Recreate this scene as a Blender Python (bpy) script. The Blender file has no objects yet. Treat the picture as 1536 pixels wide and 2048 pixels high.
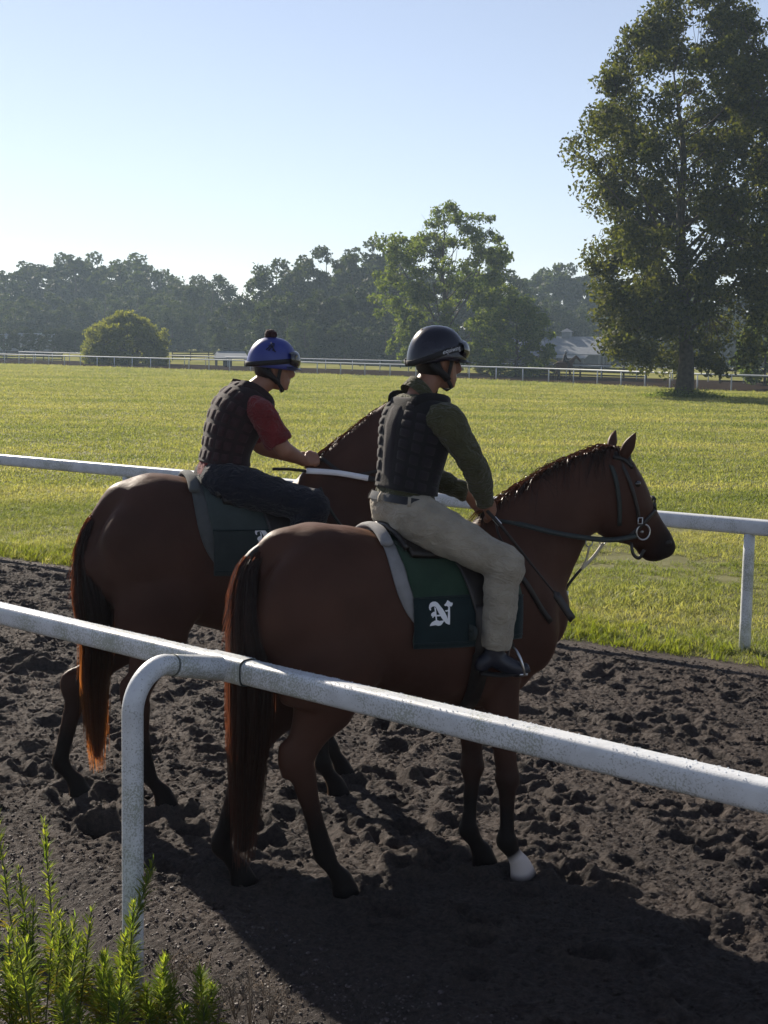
import bpy, bmesh, math, random
import numpy as np
from mathutils import Vector, Matrix, noise as mnoise
from mathutils.bvhtree import BVHTree
from mathutils.geometry import tessellate_polygon

random.seed(7); RNG = np.random.default_rng(7)
SC = bpy.context.scene
COL = SC.collection

# ---------------------------------------------------------------- camera
F_PX, CX, CY, HORIZON, CAM_H = 3000.0, 768.0, 1024.0, 698.0, 2.4
ROLL = math.radians(0.95)
PITCH = math.atan((CY - HORIZON) / F_PX)
cam_d = bpy.data.cameras.new('camera'); cam = bpy.data.objects.new('camera', cam_d); COL.objects.link(cam)
cam_d.sensor_fit = 'VERTICAL'; cam_d.sensor_height = 36.0; cam_d.lens = F_PX / 2048.0 * 36.0
cam_d.clip_start = 0.05; cam_d.clip_end = 6000
cam.location = (0, 0, CAM_H); cam.rotation_euler = (Matrix.Rotation(math.pi / 2 - PITCH, 4, 'X') @ Matrix.Rotation(ROLL, 4, 'Z')).to_euler()
SC.camera = cam

# ---------------------------------------------------------------- sky, sun, exposure
SUN_AZ, SUN_EL = 31.0, 28.0          # degrees left of the view direction, degrees up
W = bpy.data.worlds.new('World'); SC.world = W; W.use_nodes = True
nt = W.node_tree; nt.nodes.clear()
sky = nt.nodes.new('ShaderNodeTexSky'); sky.sky_type = 'NISHITA'; sky.sun_disc = False
sky.sun_elevation = math.radians(SUN_EL); sky.sun_rotation = math.radians(-SUN_AZ)
sky.altitude = 200; sky.air_density = 1.0; sky.dust_density = 0.1; sky.ozone_density = 2.5
bg = nt.nodes.new('ShaderNodeBackground'); bg.inputs[1].default_value = 0.055
wo = nt.nodes.new('ShaderNodeOutputWorld')
hsv = nt.nodes.new('ShaderNodeHueSaturation'); hsv.inputs['Saturation'].default_value = 0.62
wb = nt.nodes.new('ShaderNodeMix'); wb.data_type = 'RGBA'; wb.blend_type = 'MULTIPLY'; wb.inputs[0].default_value = 1.0; wb.inputs[7].default_value = (0.98, 0.975, 1.06, 1)
nt.links.new(sky.outputs[0], hsv.inputs['Color']); nt.links.new(hsv.outputs[0], wb.inputs[6]); nt.links.new(wb.outputs[2], bg.inputs[0]); nt.links.new(bg.outputs[0], wo.inputs[0])
sun_d = bpy.data.lights.new('sun', 'SUN'); sun_d.energy = 5.0; sun_d.angle = math.radians(0.55); sun_d.color = (1.0, 0.90, 0.76)
sun = bpy.data.objects.new('sun', sun_d); COL.objects.link(sun)
_a, _e = math.radians(SUN_AZ), math.radians(SUN_EL)
SUN_DIR = Vector((-math.sin(_a) * math.cos(_e), math.cos(_a) * math.cos(_e), math.sin(_e)))
sun.rotation_euler = SUN_DIR.to_track_quat('Z', 'Y').to_euler(); sun.location = SUN_DIR * 60
SC.view_settings.view_transform = 'Standard'; SC.view_settings.look = 'None'
SC.view_settings.exposure = 1.0; SC.view_settings.gamma = 1.0
SC.cycles.use_denoising = True
SC.cycles.max_bounces = 6; SC.cycles.transparent_max_bounces = 8; SC.cycles.volume_bounces = 1
SC.cycles.sample_clamp_indirect = 6.0

# ---------------------------------------------------------------- pixels of the photograph to places
def ray(u, v):
    a = (u - CX) / F_PX; b = -(v - CY) / F_PX; x = a * math.cos(ROLL) - b * math.sin(ROLL); y = a * math.sin(ROLL) + b * math.cos(ROLL)
    f = np.array([0, math.cos(PITCH), -math.sin(PITCH)]); up = np.array([0, math.sin(PITCH), math.cos(PITCH)])
    return np.array([x, 0, 0]) + f + up * y
CAM = np.array([0, 0, CAM_H])
def on_ground(u, v, z=0.0):
    r = ray(u, v); return CAM + r * ((z - CAM_H) / r[2])
def at_depth(u, v, Y):
    r = ray(u, v); return CAM + r * (Y / r[1])
class Frame:
    """a standing place on the ground with a heading: local x forward, y left, z up"""
    def __init__(s, o, th):
        s.o = np.array([o[0], o[1], 0.0]); t = math.radians(th); s.th = t
        s.x = np.array([math.cos(t), math.sin(t), 0]); s.y = np.array([-math.sin(t), math.cos(t), 0])
    def loc(s, u, v, yl=0.0):
        r = ray(u, v); t = ((s.o - CAM) @ s.y + yl) / (r @ s.y); p = CAM + r * t - s.o
        return np.array([p @ s.x, yl, p[2]])
    def g(s, u, v, z=0.0):
        p = on_ground(u, v, z) - s.o; return np.array([p @ s.x, p @ s.y, z])
    def w(s, p): return s.o + s.x * p[0] + s.y * p[1] + np.array([0, 0, p[2]])

# ---------------------------------------------------------------- object helpers
def tag(o, label=None, cat=None, group=None, kind=None):
    if label: o['label'] = label
    if cat: o['category'] = cat
    if group: o['group'] = group
    if kind: o['kind'] = kind
    return o
def thing(name, label, cat, loc=(0, 0, 0), rz=0.0, group=None):
    o = bpy.data.objects.new(name, None); COL.objects.link(o); o.empty_display_size = 0.1
    o.location = loc; o.rotation_euler = (0, 0, rz)
    return tag(o, label, cat, group)
def to_mesh(name, verts, faces, smooth=True):
    me = bpy.data.meshes.new(name)
    me.from_pydata([tuple(map(float, v)) for v in verts], [], faces); me.update()
    if smooth:
        me.polygons.foreach_set('use_smooth', np.ones(len(me.polygons), dtype=bool))
    return me
def fast_mesh(name, verts, faces, smooth=False):
    """numpy verts (n,3) and faces (m,k) with one k"""
    verts = np.ascontiguousarray(verts, dtype=np.float32); faces = np.ascontiguousarray(faces, dtype=np.int32)
    me = bpy.data.meshes.new(name); k = faces.shape[1]
    me.vertices.add(len(verts)); me.vertices.foreach_set('co', verts.ravel())
    me.loops.add(faces.size); me.loops.foreach_set('vertex_index', faces.ravel())
    me.polygons.add(len(faces)); me.polygons.foreach_set('loop_start', np.arange(0, faces.size, k, dtype=np.int32))
    me.polygons.foreach_set('loop_total', np.full(len(faces), k, dtype=np.int32))
    me.update(calc_edges=True)
    if smooth: me.polygons.foreach_set('use_smooth', np.ones(len(faces), dtype=bool))
    return me
def link(name, me, mat=None, parent=None, loc=None):
    o = bpy.data.objects.new(name, me); COL.objects.link(o)
    if mat is not None:
        me.materials.clear(); me.materials.append(mat)
    if parent is not None: o.parent = parent
    if loc is not None: o.location = loc
    return o
def copy_tree(o, parent=None):
    c = o.copy(); COL.objects.link(c); c.parent = parent
    for ch in list(o.children): copy_tree(ch, c)
    return c

# ---------------------------------------------------------------- shapes
def catmull(P, n):
    P = np.asarray(P, float); m = len(P)
    if m == 2:
        t = np.linspace(0, 1, n * 1 + 1)[:, None]; return P[0] * (1 - t) + P[1] * t
    E = np.vstack([2 * P[0] - P[1], P, 2 * P[-1] - P[-2]]); out = []
    for i in range(m - 1):
        p0, p1, p2, p3 = E[i], E[i + 1], E[i + 2], E[i + 3]
        for k in range(n):
            t = k / n
            out.append(0.5 * ((2 * p1) + (p2 - p0) * t + (2 * p0 - 5 * p1 + 4 * p2 - p3) * t * t + (3 * p1 - p0 - 3 * p2 + p3) * t ** 3))
    out.append(P[-1]); return np.array(out)
def nrm(v):
    v = np.asarray(v, float); l = np.linalg.norm(v); return v / l if l > 1e-9 else v
class Shell:
    """accumulates vertices and faces"""
    def __init__(s): s.v = []; s.f = []
    def add(s, v, f):
        b = len(s.v); s.v.extend([tuple(map(float, q)) for q in v]); s.f.extend([tuple(b + i for i in q) for q in f]); return s
    def merge(s, o): return s.add(o.v, o.f)
    def mesh(s, name, smooth=True): return to_mesh(name, s.v, s.f, smooth)
    def build(s, name, mat, parent=None, smooth=True): return link(name, s.mesh(name, smooth), mat, parent)
def loft(P, A, B, lat=(0, 1, 0), sub=4, seg=20, expo=2.0, cap=True, inflate=0.0, ends=True):
    """tube through P; A = half size in the plane of the path (perpendicular to lat), B = half size along lat"""
    P = np.asarray(P, float); A = np.asarray(A, float); B = np.asarray(B, float)
    Q = catmull(np.hstack([P, A[:, None], B[:, None]]), sub)
    C = Q[:, :3]; a = np.maximum(Q[:, 3], 0.002) + inflate; b = np.maximum(Q[:, 4], 0.002) + inflate
    T = np.gradient(C, axis=0); lat = nrm(lat)
    th = np.linspace(0, 2 * math.pi, seg, endpoint=False)
    ct, st = np.cos(th), np.sin(th)
    ct = np.sign(ct) * np.abs(ct) ** (2 / expo); st = np.sign(st) * np.abs(st) ** (2 / expo)
    S = Shell(); rings = []
    if cap:
        k = 3
        def ends(c, t, aa, bb, sgn):
            res = []
            for i in range(1, k + 1):
                ph = i / (k + 0.3) * math.pi / 2
                res.append((c + sgn * t * min(aa, bb) * 0.8 * math.sin(ph), aa * math.cos(ph), bb * math.cos(ph)))
            return res
    items = []
    t0 = nrm(T[0]); t1 = nrm(T[-1])
    if cap:
        for c, aa, bb in reversed(ends(C[0], t0, a[0], b[0], -1)): items.append((c, t0, aa, bb))
    for i in range(len(C)): items.append((C[i], nrm(T[i]), a[i], b[i]))
    if cap:
        for c, aa, bb in ends(C[-1], t1, a[-1], b[-1], 1): items.append((c, t1, aa, bb))
    V = []
    for c, t, aa, bb in items:
        u = np.cross(t, lat); u = nrm(u) if np.linalg.norm(u) > 1e-4 else np.array([1.0, 0, 0])
        w = nrm(np.cross(u, t))
        V.append(c + np.outer(ct * aa, u) + np.outer(st * bb, w))
    n = len(V); V = np.concatenate(V)
    Fc = []
    for i in range(n - 1):
        for j in range(seg):
            Fc.append((i * seg + j, i * seg + (j + 1) % seg, (i + 1) * seg + (j + 1) % seg, (i + 1) * seg + j))
    if ends: Fc.append(tuple(reversed(range(seg)))); Fc.append(tuple((n - 1) * seg + j for j in range(seg)))
    return S.add(V, Fc)
def ellipsoid(c, r, rot=None, nu=20, nv=12):
    V = []; Fc = []
    for i in range(nv + 1):
        ph = math.pi * i / nv
        for j in range(nu):
            t = 2 * math.pi * j / nu
            V.append((r[0] * math.sin(ph) * math.cos(t), r[1] * math.sin(ph) * math.sin(t), r[2] * math.cos(ph)))
    V = np.array(V)
    if rot is not None: V = V @ np.array(rot).T
    V = V + np.asarray(c, float)
    for i in range(nv):
        for j in range(nu):
            Fc.append((i * nu + j, (i + 1) * nu + j, (i + 1) * nu + (j + 1) % nu, i * nu + (j + 1) % nu))
    return Shell().add(V, Fc)
def tube(P, r, seg=8, sub=4, cap=True):
    """round tube with parallel transport; r is a number or a list"""
    P = np.asarray(P, float); r = np.full(len(P), r) if np.isscalar(r) else np.asarray(r, float)
    Q = catmull(np.hstack([P, r[:, None]]), sub) if sub > 1 and len(P) > 2 else np.hstack([P, r[:, None]])
    C = Q[:, :3]; T = np.gradient(C, axis=0); t = nrm(T[0])
    u = nrm(np.cross(t, (0, 0, 1))) if abs(t[2]) < 0.95 else nrm(np.cross(t, (1, 0, 0)))
    th = np.linspace(0, 2 * math.pi, seg, endpoint=False); V = []
    for i in range(len(C)):
        t = nrm(T[i]); u = nrm(u - t * (u @ t)); w = np.cross(t, u)
        V.append(C[i] + Q[i, 3] * (np.outer(np.cos(th), u) + np.outer(np.sin(th), w)))
    n = len(V); Fc = [(i * seg + j, i * seg + (j + 1) % seg, (i + 1) * seg + (j + 1) % seg, (i + 1) * seg + j) for i in range(n - 1) for j in range(seg)]
    if cap: Fc.append(tuple(reversed(range(seg)))); Fc.append(tuple((n - 1) * seg + j for j in range(seg)))
    return Shell().add(np.concatenate(V), Fc)
def ribbon(P, Wd, N, thick=0.003):
    """flat strap through P; Wd half width; N surface normals (or one)"""
    P = np.asarray(P, float); n = len(P)
    N = np.tile(np.asarray(N, float), (n, 1)) if np.ndim(N) == 1 else np.asarray(N, float)
    Wd = np.full(n, Wd) if np.isscalar(Wd) else np.asarray(Wd)
    T = np.gradient(P, axis=0); V = []
    for i in range(n):
        s = nrm(np.cross(nrm(T[i]), N[i])); nn = nrm(N[i])
        for a, b in ((-1, 0), (1, 0), (1, 1), (-1, 1)): V.append(P[i] + s * a * Wd[i] + nn * b * thick)
    Fc = []
    for i in range(n - 1):
        for j in range(4): Fc.append((i * 4 + j, i * 4 + (j + 1) % 4, i * 4 + 4 + (j + 1) % 4, i * 4 + 4 + j))
    Fc += [(0, 3, 2, 1), tuple(4 * (n - 1) + j for j in range(4))]
    return Shell().add(V, Fc)
def box(c, h, rz=0.0, bev=0.0):
    """box, centre c, half sizes h, optional chamfer of the vertical and horizontal edges"""
    c = np.asarray(c, float); co, si = math.cos(rz), math.sin(rz)
    if bev <= 0:
        V = [(x * h[0], y * h[1], z * h[2]) for z in (-1, 1) for x, y in ((-1, -1), (1, -1), (1, 1), (-1, 1))]
        Fc = [(3, 2, 1, 0), (4, 5, 6, 7), (0, 1, 5, 4), (1, 2, 6, 5), (2, 3, 7, 6), (3, 0, 4, 7)]
    else:
        b = bev; V = []
        def ring(ix, iy, z): return [(x, y, z) for x, y in ((-ix + b, -iy), (ix - b, -iy), (ix, -iy + b), (ix, iy - b), (ix - b, iy), (-ix + b, iy), (-ix, iy - b), (-ix, -iy + b))]
        for z, k in ((-h[2], b), (-h[2] + b, 0), (h[2] - b, 0), (h[2], b)): V += ring(h[0] - k, h[1] - k, z)
        Fc = [tuple(reversed(range(8))), tuple(24 + j for j in range(8))]
        for i in range(3):
            for j in range(8): Fc.append((i * 8 + j, i * 8 + (j + 1) % 8, i * 8 + 8 + (j + 1) % 8, i * 8 + 8 + j))
    V = [(c[0] + x * co - y * si, c[1] + x * si + y * co, c[2] + z) for x, y, z in V]
    return Shell().add(V, Fc)
def remesh(shells, voxel, smooth_it=6, fac=0.5):
    S = Shell()
    for s in shells: S.merge(s)
    me = S.mesh('tmp'); o = bpy.data.objects.new('tmp', me); COL.objects.link(o)
    m = o.modifiers.new('r', 'REMESH'); m.mode = 'VOXEL'; m.voxel_size = voxel; m.use_smooth_shade = True
    if smooth_it:
        s = o.modifiers.new('s', 'SMOOTH'); s.factor = fac; s.iterations = smooth_it
    dg = bpy.context.evaluated_depsgraph_get(); dg.update()
    out = bpy.data.meshes.new_from_object(o.evaluated_get(dg), depsgraph=dg)
    bpy.data.objects.remove(o); bpy.data.meshes.remove(me)
    out.polygons.foreach_set('use_smooth', np.ones(len(out.polygons), dtype=bool))
    return out
def bvh_of(me):
    return BVHTree.FromPolygons([v.co.copy() for v in me.vertices], [tuple(p.vertices) for p in me.polygons])
def strands(name, lines, widths, mat, parent, rnd=None):
    """hair: each line (k,3) becomes one thin ribbon turned at random about its length"""
    rnd = rnd or RNG; V = []; Fc = []; b = 0
    for L, wd in zip(lines, widths):
        k = len(L); T = np.gradient(L, axis=0)
        a = rnd.normal(size=3); a[2] *= 0.2; a = nrm(a)
        S = np.cross(T, a); S /= (np.linalg.norm(S, axis=1)[:, None] + 1e-9)
        ww = wd * np.linspace(1, 0.25, k)[:, None]
        V.append(np.stack([L - S * ww, L + S * ww], axis=1).reshape(-1, 3))
        i = np.arange(k - 1) * 2 + b
        Fc.append(np.stack([i, i + 1, i + 3, i + 2], axis=1)); b += 2 * k
    me = fast_mesh(name, np.concatenate(V), np.concatenate(Fc), True)
    return link(name, me, mat, parent)

def wrinkle(me, amp, scale, seed=0.0):
    """folds in cloth: move vertices along their normals"""
    n = len(me.vertices); co = np.empty(n * 3, np.float32); no = np.empty(n * 3, np.float32)
    me.vertices.foreach_get('co', co); me.vertices.foreach_get('normal', no)
    k = np.array([mnoise.noise(Vector(p)) + 0.5 * mnoise.noise(Vector(p * 2.3)) for p in (co.reshape(-1, 3) * scale + seed).astype(float)], np.float32)
    co += (no.reshape(-1, 3) * (k * amp)[:, None]).ravel(); me.vertices.foreach_set('co', co); me.update(); return me

# ---------------------------------------------------------------- materials
def lk(t, a, b): t.links.new(a, b)
def material(name, c1, c2=None, scale=8.0, rough=0.7, bump=0.0, bscale=60.0, spec=0.4, sheen=0.0, sheen_tint=(1, 1, 1), detail=5.0,
             metallic=0.0, coat=0.0, transl=0.0, tcol=None, coord='Object', contrast=(0.35, 0.65), rnd=0.0, fold=0.0):
    m = bpy.data.materials.new(name); m.use_nodes = True; t = m.node_tree; p = t.nodes['Principled BSDF']
    p.inputs['Roughness'].default_value = rough; p.inputs['Specular IOR Level'].default_value = spec
    p.inputs['Metallic'].default_value = metallic; p.inputs['Coat Weight'].default_value = coat
    p.inputs['Sheen Weight'].default_value = sheen; p.inputs['Sheen Tint'].default_value = (*sheen_tint, 1)
    c2 = c2 or c1
    tc = t.nodes.new('ShaderNodeTexCoord'); nz = t.nodes.new('ShaderNodeTexNoise')
    nz.inputs['Scale'].default_value = scale; nz.inputs['Detail'].default_value = detail
    lk(t, tc.outputs[coord], nz.inputs['Vector'])
    rp = t.nodes.new('ShaderNodeValToRGB'); rp.color_ramp.elements[0].position = contrast[0]; rp.color_ramp.elements[1].position = contrast[1]
    rp.color_ramp.elements[0].color = (*c1, 1); rp.color_ramp.elements[1].color = (*c2, 1)
    lk(t, nz.outputs['Fac'], rp.inputs[0]); col = rp.outputs[0]
    if rnd:
        oi = t.nodes.new('ShaderNodeObjectInfo'); hs = t.nodes.new('ShaderNodeHueSaturation'); mr = t.nodes.new('ShaderNodeMapRange')
        mr.inputs['To Min'].default_value = 1 - rnd; mr.inputs['To Max'].default_value = 1 + rnd
        lk(t, oi.outputs['Random'], mr.inputs['Value']); lk(t, mr.outputs[0], hs.inputs['Value']); lk(t, col, hs.inputs['Color']); col = hs.outputs[0]
    lk(t, col, p.inputs['Base Color'])
    if bump:
        n2 = t.nodes.new('ShaderNodeTexNoise'); n2.inputs['Scale'].default_value = bscale; n2.inputs['Detail'].default_value = 6
        lk(t, tc.outputs[coord], n2.inputs['Vector'])
        bp = t.nodes.new('ShaderNodeBump'); bp.inputs['Strength'].default_value = bump; bp.inputs['Distance'].default_value = 0.02
        lk(t, n2.outputs['Fac'], bp.inputs['Height']); lk(t, bp.outputs[0], p.inputs['Normal'])
        if fold:
            mp = t.nodes.new('ShaderNodeMapping'); mp.inputs['Scale'].default_value = (1.0, 1.0, 1.9); mp.inputs['Rotation'].default_value = (0.5, 0.7, 0.2); lk(t, tc.outputs[coord], mp.inputs['Vector'])
            n3 = t.nodes.new('ShaderNodeTexNoise'); n3.inputs['Scale'].default_value = 13; n3.inputs['Detail'].default_value = 2.5; n3.inputs['Distortion'].default_value = 1.6; lk(t, mp.outputs[0], n3.inputs['Vector'])
            ab = t.nodes.new('ShaderNodeMath'); ab.operation = 'SUBTRACT'; ab.inputs[1].default_value = 0.5; lk(t, n3.outputs['Fac'], ab.inputs[0]); a2 = t.nodes.new('ShaderNodeMath'); a2.operation = 'ABSOLUTE'; lk(t, ab.outputs[0], a2.inputs[0])
            b3 = t.nodes.new('ShaderNodeBump'); b3.inputs['Strength'].default_value = fold; b3.inputs['Distance'].default_value = 0.06; lk(t, a2.outputs[0], b3.inputs['Height']); lk(t, bp.outputs[0], b3.inputs['Normal']); lk(t, b3.outputs[0], p.inputs['Normal'])
    if transl:
        tr = t.nodes.new('ShaderNodeBsdfTranslucent'); mx = t.nodes.new('ShaderNodeMixShader'); mx.inputs[0].default_value = transl
        if tcol: tr.inputs[0].default_value = (*tcol, 1)
        else: lk(t, col, tr.inputs[0])
        out = t.nodes['Material Output']
        lk(t, p.outputs[0], mx.inputs[1]); lk(t, tr.outputs[0], mx.inputs[2]); lk(t, mx.outputs[0], out.inputs[0])
    m['col'] = 1
    return m
def plain(name, c, rough=0.6, spec=0.4, metallic=0.0, **k): return material(name, c, tuple(min(1, x * 1.12) for x in c), rough=rough, spec=spec, metallic=metallic, **k)
# ================================================================ horses
def coat_material(name, body, dark, legs_z=(0.62, 0.30), sock=None):
    m = bpy.data.materials.new(name); m.use_nodes = True; t = m.node_tree; p = t.nodes['Principled BSDF']
    tc = t.nodes.new('ShaderNodeTexCoord'); sp = t.nodes.new('ShaderNodeSeparateXYZ'); lk(t, tc.outputs['Object'], sp.inputs[0])
    n1 = t.nodes.new('ShaderNodeTexNoise'); n1.inputs['Scale'].default_value = 3.0; n1.inputs['Detail'].default_value = 3
    lk(t, tc.outputs['Object'], n1.inputs['Vector'])
    r1 = t.nodes.new('ShaderNodeValToRGB'); e = r1.color_ramp.elements
    e[0].position = 0.3; e[1].position = 0.7; e[0].color = (*[c * 0.72 for c in body], 1); e[1].color = (*[c * 1.2 for c in body], 1)
    lk(t, n1.outputs['Fac'], r1.inputs[0])
    # dark points: legs and muzzle are black on a bay
    ad = t.nodes.new('ShaderNodeMath'); ad.operation = 'MULTIPLY_ADD'; ad.inputs[1].default_value = 0.16; lk(t, n1.outputs['Fac'], ad.inputs[0]); lk(t, sp.outputs['Z'], ad.inputs[2])
    mr = t.nodes.new('ShaderNodeMapRange'); mr.inputs['From Min'].default_value = legs_z[1] + 0.08; mr.inputs['From Max'].default_value = legs_z[0] + 0.08
    mr.inputs['To Min'].default_value = 1; mr.inputs['To Max'].default_value = 0; lk(t, ad.outputs[0], mr.inputs['Value'])
    mx = t.nodes.new('ShaderNodeMix'); mx.data_type = 'RGBA'; lk(t, mr.outputs[0], mx.inputs[0]); lk(t, r1.outputs[0], mx.inputs[6]); mx.inputs[7].default_value = (*dark, 1)
    col = mx.outputs[2]
    def spot(center, rad, soft, color, col):
        vm = t.nodes.new('ShaderNodeVectorMath'); vm.operation = 'DISTANCE'; lk(t, tc.outputs['Object'], vm.inputs[0]); vm.inputs[1].default_value = tuple(map(float, center))
        q = t.nodes.new('ShaderNodeMapRange'); q.inputs['From Min'].default_value = rad - soft; q.inputs['From Max'].default_value = rad + soft
        q.inputs['To Min'].default_value = 1; q.inputs['To Max'].default_value = 0; lk(t, vm.outputs['Value'], q.inputs['Value'])
        k = t.nodes.new('ShaderNodeMix'); k.data_type = 'RGBA'; lk(t, q.outputs[0], k.inputs[0]); lk(t, col, k.inputs[6]); k.inputs[7].default_value = (*color, 1)
        return k.outputs[2]
    for s in (sock or []): col = spot(*s, col)
    lk(t, col, p.inputs['Base Color'])
    p.inputs['Roughness'].default_value = 0.50; p.inputs['Specular IOR Level'].default_value = 0.06
    p.inputs['Sheen Weight'].default_value = 0.08; p.inputs['Sheen Roughness'].default_value = 0.35; p.inputs['Sheen Tint'].default_value = (1.0, 0.6, 0.38, 1)
    # fine hair grain
    mp = t.nodes.new('ShaderNodeMapping'); mp.inputs['Scale'].default_value = (60, 200, 200); lk(t, tc.outputs['Object'], mp.inputs['Vector'])
    n2 = t.nodes.new('ShaderNodeTexNoise'); n2.inputs['Scale'].default_value = 2.0; n2.inputs['Detail'].default_value = 3; lk(t, mp.outputs[0], n2.inputs['Vector'])
    n3 = t.nodes.new('ShaderNodeTexNoise'); n3.inputs['Scale'].default_value = 9.0; n3.inputs['Detail'].default_value = 3; lk(t, tc.outputs['Object'], n3.inputs['Vector'])
    b1 = t.nodes.new('ShaderNodeBump'); b1.inputs['Strength'].default_value = 0.12; b1.inputs['Distance'].default_value = 0.004; lk(t, n2.outputs['Fac'], b1.inputs['Height'])
    b2 = t.nodes.new('ShaderNodeBump'); b2.inputs['Strength'].default_value = 0.25; b2.inputs['Distance'].default_value = 0.03; lk(t, n3.outputs['Fac'], b2.inputs['Height']); lk(t, b1.outputs[0], b2.inputs['Normal'])
    lk(t, b2.outputs[0], p.inputs['Normal'])
    return m
def hair_material(name, c, tcol, tr=0.35, tip=None):
    """hair lets light through; tip = (z low, z high, colour) painting a backlit glow into the tail ends"""
    m = material(name, c, tuple(x * 1.6 for x in c), scale=25, rough=0.45, spec=0.3, transl=tr, tcol=tcol)
    if tip:
        t = m.node_tree; tn = [n for n in t.nodes if n.type == 'BSDF_TRANSLUCENT'][0]; tc = t.nodes.new('ShaderNodeTexCoord'); sp = t.nodes.new('ShaderNodeSeparateXYZ'); lk(t, tc.outputs['Object'], sp.inputs[0])
        mr = t.nodes.new('ShaderNodeMapRange'); mr.inputs['From Min'].default_value = tip[0]; mr.inputs['From Max'].default_value = tip[1]; lk(t, sp.outputs['Z'], mr.inputs['Value'])
        mx = t.nodes.new('ShaderNodeMix'); mx.data_type = 'RGBA'; lk(t, mr.outputs[0], mx.inputs[0]); mx.inputs[6].default_value = (*tip[2], 1); mx.inputs[7].default_value = (*tcol, 1); lk(t, mx.outputs[2], tn.inputs[0])
    return m

def front_leg(hoof, y, xo=0.0, elbow_x=0.40, elbow_z=0.95, knee_fwd=0.02):
    hx, hy = hoof[0], hoof[1]
    E = np.array([elbow_x + xo, y, elbow_z]); Ft = np.array([hx - 0.065, hy, 0.175]); K = E * 0.37 + Ft * 0.63; K[2] = 0.455; K[0] += knee_fwd
    def mid(a, b, f): return a * (1 - f) + b * f
    P = [E + (0.03, 0, 0.22), E + (0.0, 0, 0.02), mid(E, K, 0.28), mid(E, K, 0.62), mid(E, K, 0.86), K, K + (Ft - K) * 0.22, mid(K, Ft, 0.6), mid(K, Ft, 0.84), Ft,
         np.array([hx - 0.03, hy, 0.115]), np.array([hx, hy, 0.07]), np.array([hx + 0.012, hy, 0.045]), np.array([hx + 0.03, hy, -0.012])]
    A = [0.14, 0.115, 0.088, 0.064, 0.051, 0.061, 0.040, 0.035, 0.037, 0.050, 0.036, 0.046, 0.052, 0.066]
    B = [0.075, 0.075, 0.066, 0.051, 0.044, 0.055, 0.036, 0.027, 0.029, 0.040, 0.031, 0.042, 0.047, 0.058]
    return loft(P, A, B, sub=4, seg=18, cap=True)
def hind_leg(hoof, y, hock, xo=0.0, stifle=(-0.34, 1.0)):
    hx, hy = hoof[0], hoof[1]; H_ = np.array(hock, float); S = np.array([stifle[0] - 0.05 + xo, y, stifle[1]]); Ft = np.array([hx - 0.075, hy, 0.178])
    def mid(a, b, f): return a * (1 - f) + b * f
    P = [np.array([-0.45 + xo, y * 0.85, 1.27]), np.array([-0.44 + xo, y * 1.0, 1.10]), mid(S, H_, 0.12) + (-0.05, 0, 0), mid(S, H_, 0.38), mid(S, H_, 0.62), mid(S, H_, 0.84), H_, mid(H_, Ft, 0.16) + (0.012, 0, 0),
         mid(H_, Ft, 0.45) + (0.004, 0, 0), mid(H_, Ft, 0.82), Ft, np.array([hx - 0.035, hy, 0.115]), np.array([hx, hy, 0.07]), np.array([hx + 0.012, hy, 0.045]), np.array([hx + 0.03, hy, -0.012])]
    A = [0.235, 0.225, 0.205, 0.155, 0.102, 0.078, 0.082, 0.060, 0.046, 0.043, 0.050, 0.037, 0.047, 0.052, 0.064]
    B = [0.125, 0.130, 0.118, 0.090, 0.066, 0.052, 0.056, 0.045, 0.034, 0.034, 0.040, 0.032, 0.043, 0.047, 0.056]
    S_ = loft(P, A, B, sub=4, seg=18, cap=True)
    # point of hock
    pt = H_ + (-0.055, 0, 0.055)
    S_.merge(loft([mid(S, H_, 0.7) + (-0.05, 0, 0), pt, H_ + (-0.045, 0, -0.06)], [0.018, 0.028, 0.022], [0.016, 0.026, 0.022], sub=3, seg=10))
    return S_
def pair_loft(tops, bots, widths, sub=5, seg=20, expo=2.1, cap=True):
    tops = np.asarray(tops, float); bots = np.asarray(bots, float)
    Q = catmull(np.hstack([tops, bots, np.asarray(widths, float)[:, None]]), sub)
    th = np.linspace(0, 2 * math.pi, seg, endpoint=False); V = []
    T = np.gradient((Q[:, :3] + Q[:, 3:6]) / 2, axis=0)
    for i, q in enumerate(Q):
        c = (q[:3] + q[3:6]) / 2; u = (q[:3] - q[3:6]) / 2; w = nrm(np.cross(nrm(u), nrm(T[i]))) * q[6]
        ct, st = np.cos(th), np.sin(th)
        ct = np.sign(ct) * np.abs(ct) ** (2 / expo); st = np.sign(st) * np.abs(st) ** (2 / expo)
        V.append(c + np.outer(ct, u) + np.outer(st, w))
    n = len(V); Fc = [(i * seg + j, i * seg + (j + 1) % seg, (i + 1) * seg + (j + 1) % seg, (i + 1) * seg + j) for i in range(n - 1) for j in range(seg)]
    Fc.append(tuple(reversed(range(seg)))); Fc.append(tuple((n - 1) * seg + j for j in range(seg)))
    return Shell().add(np.concatenate(V), Fc)

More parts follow.
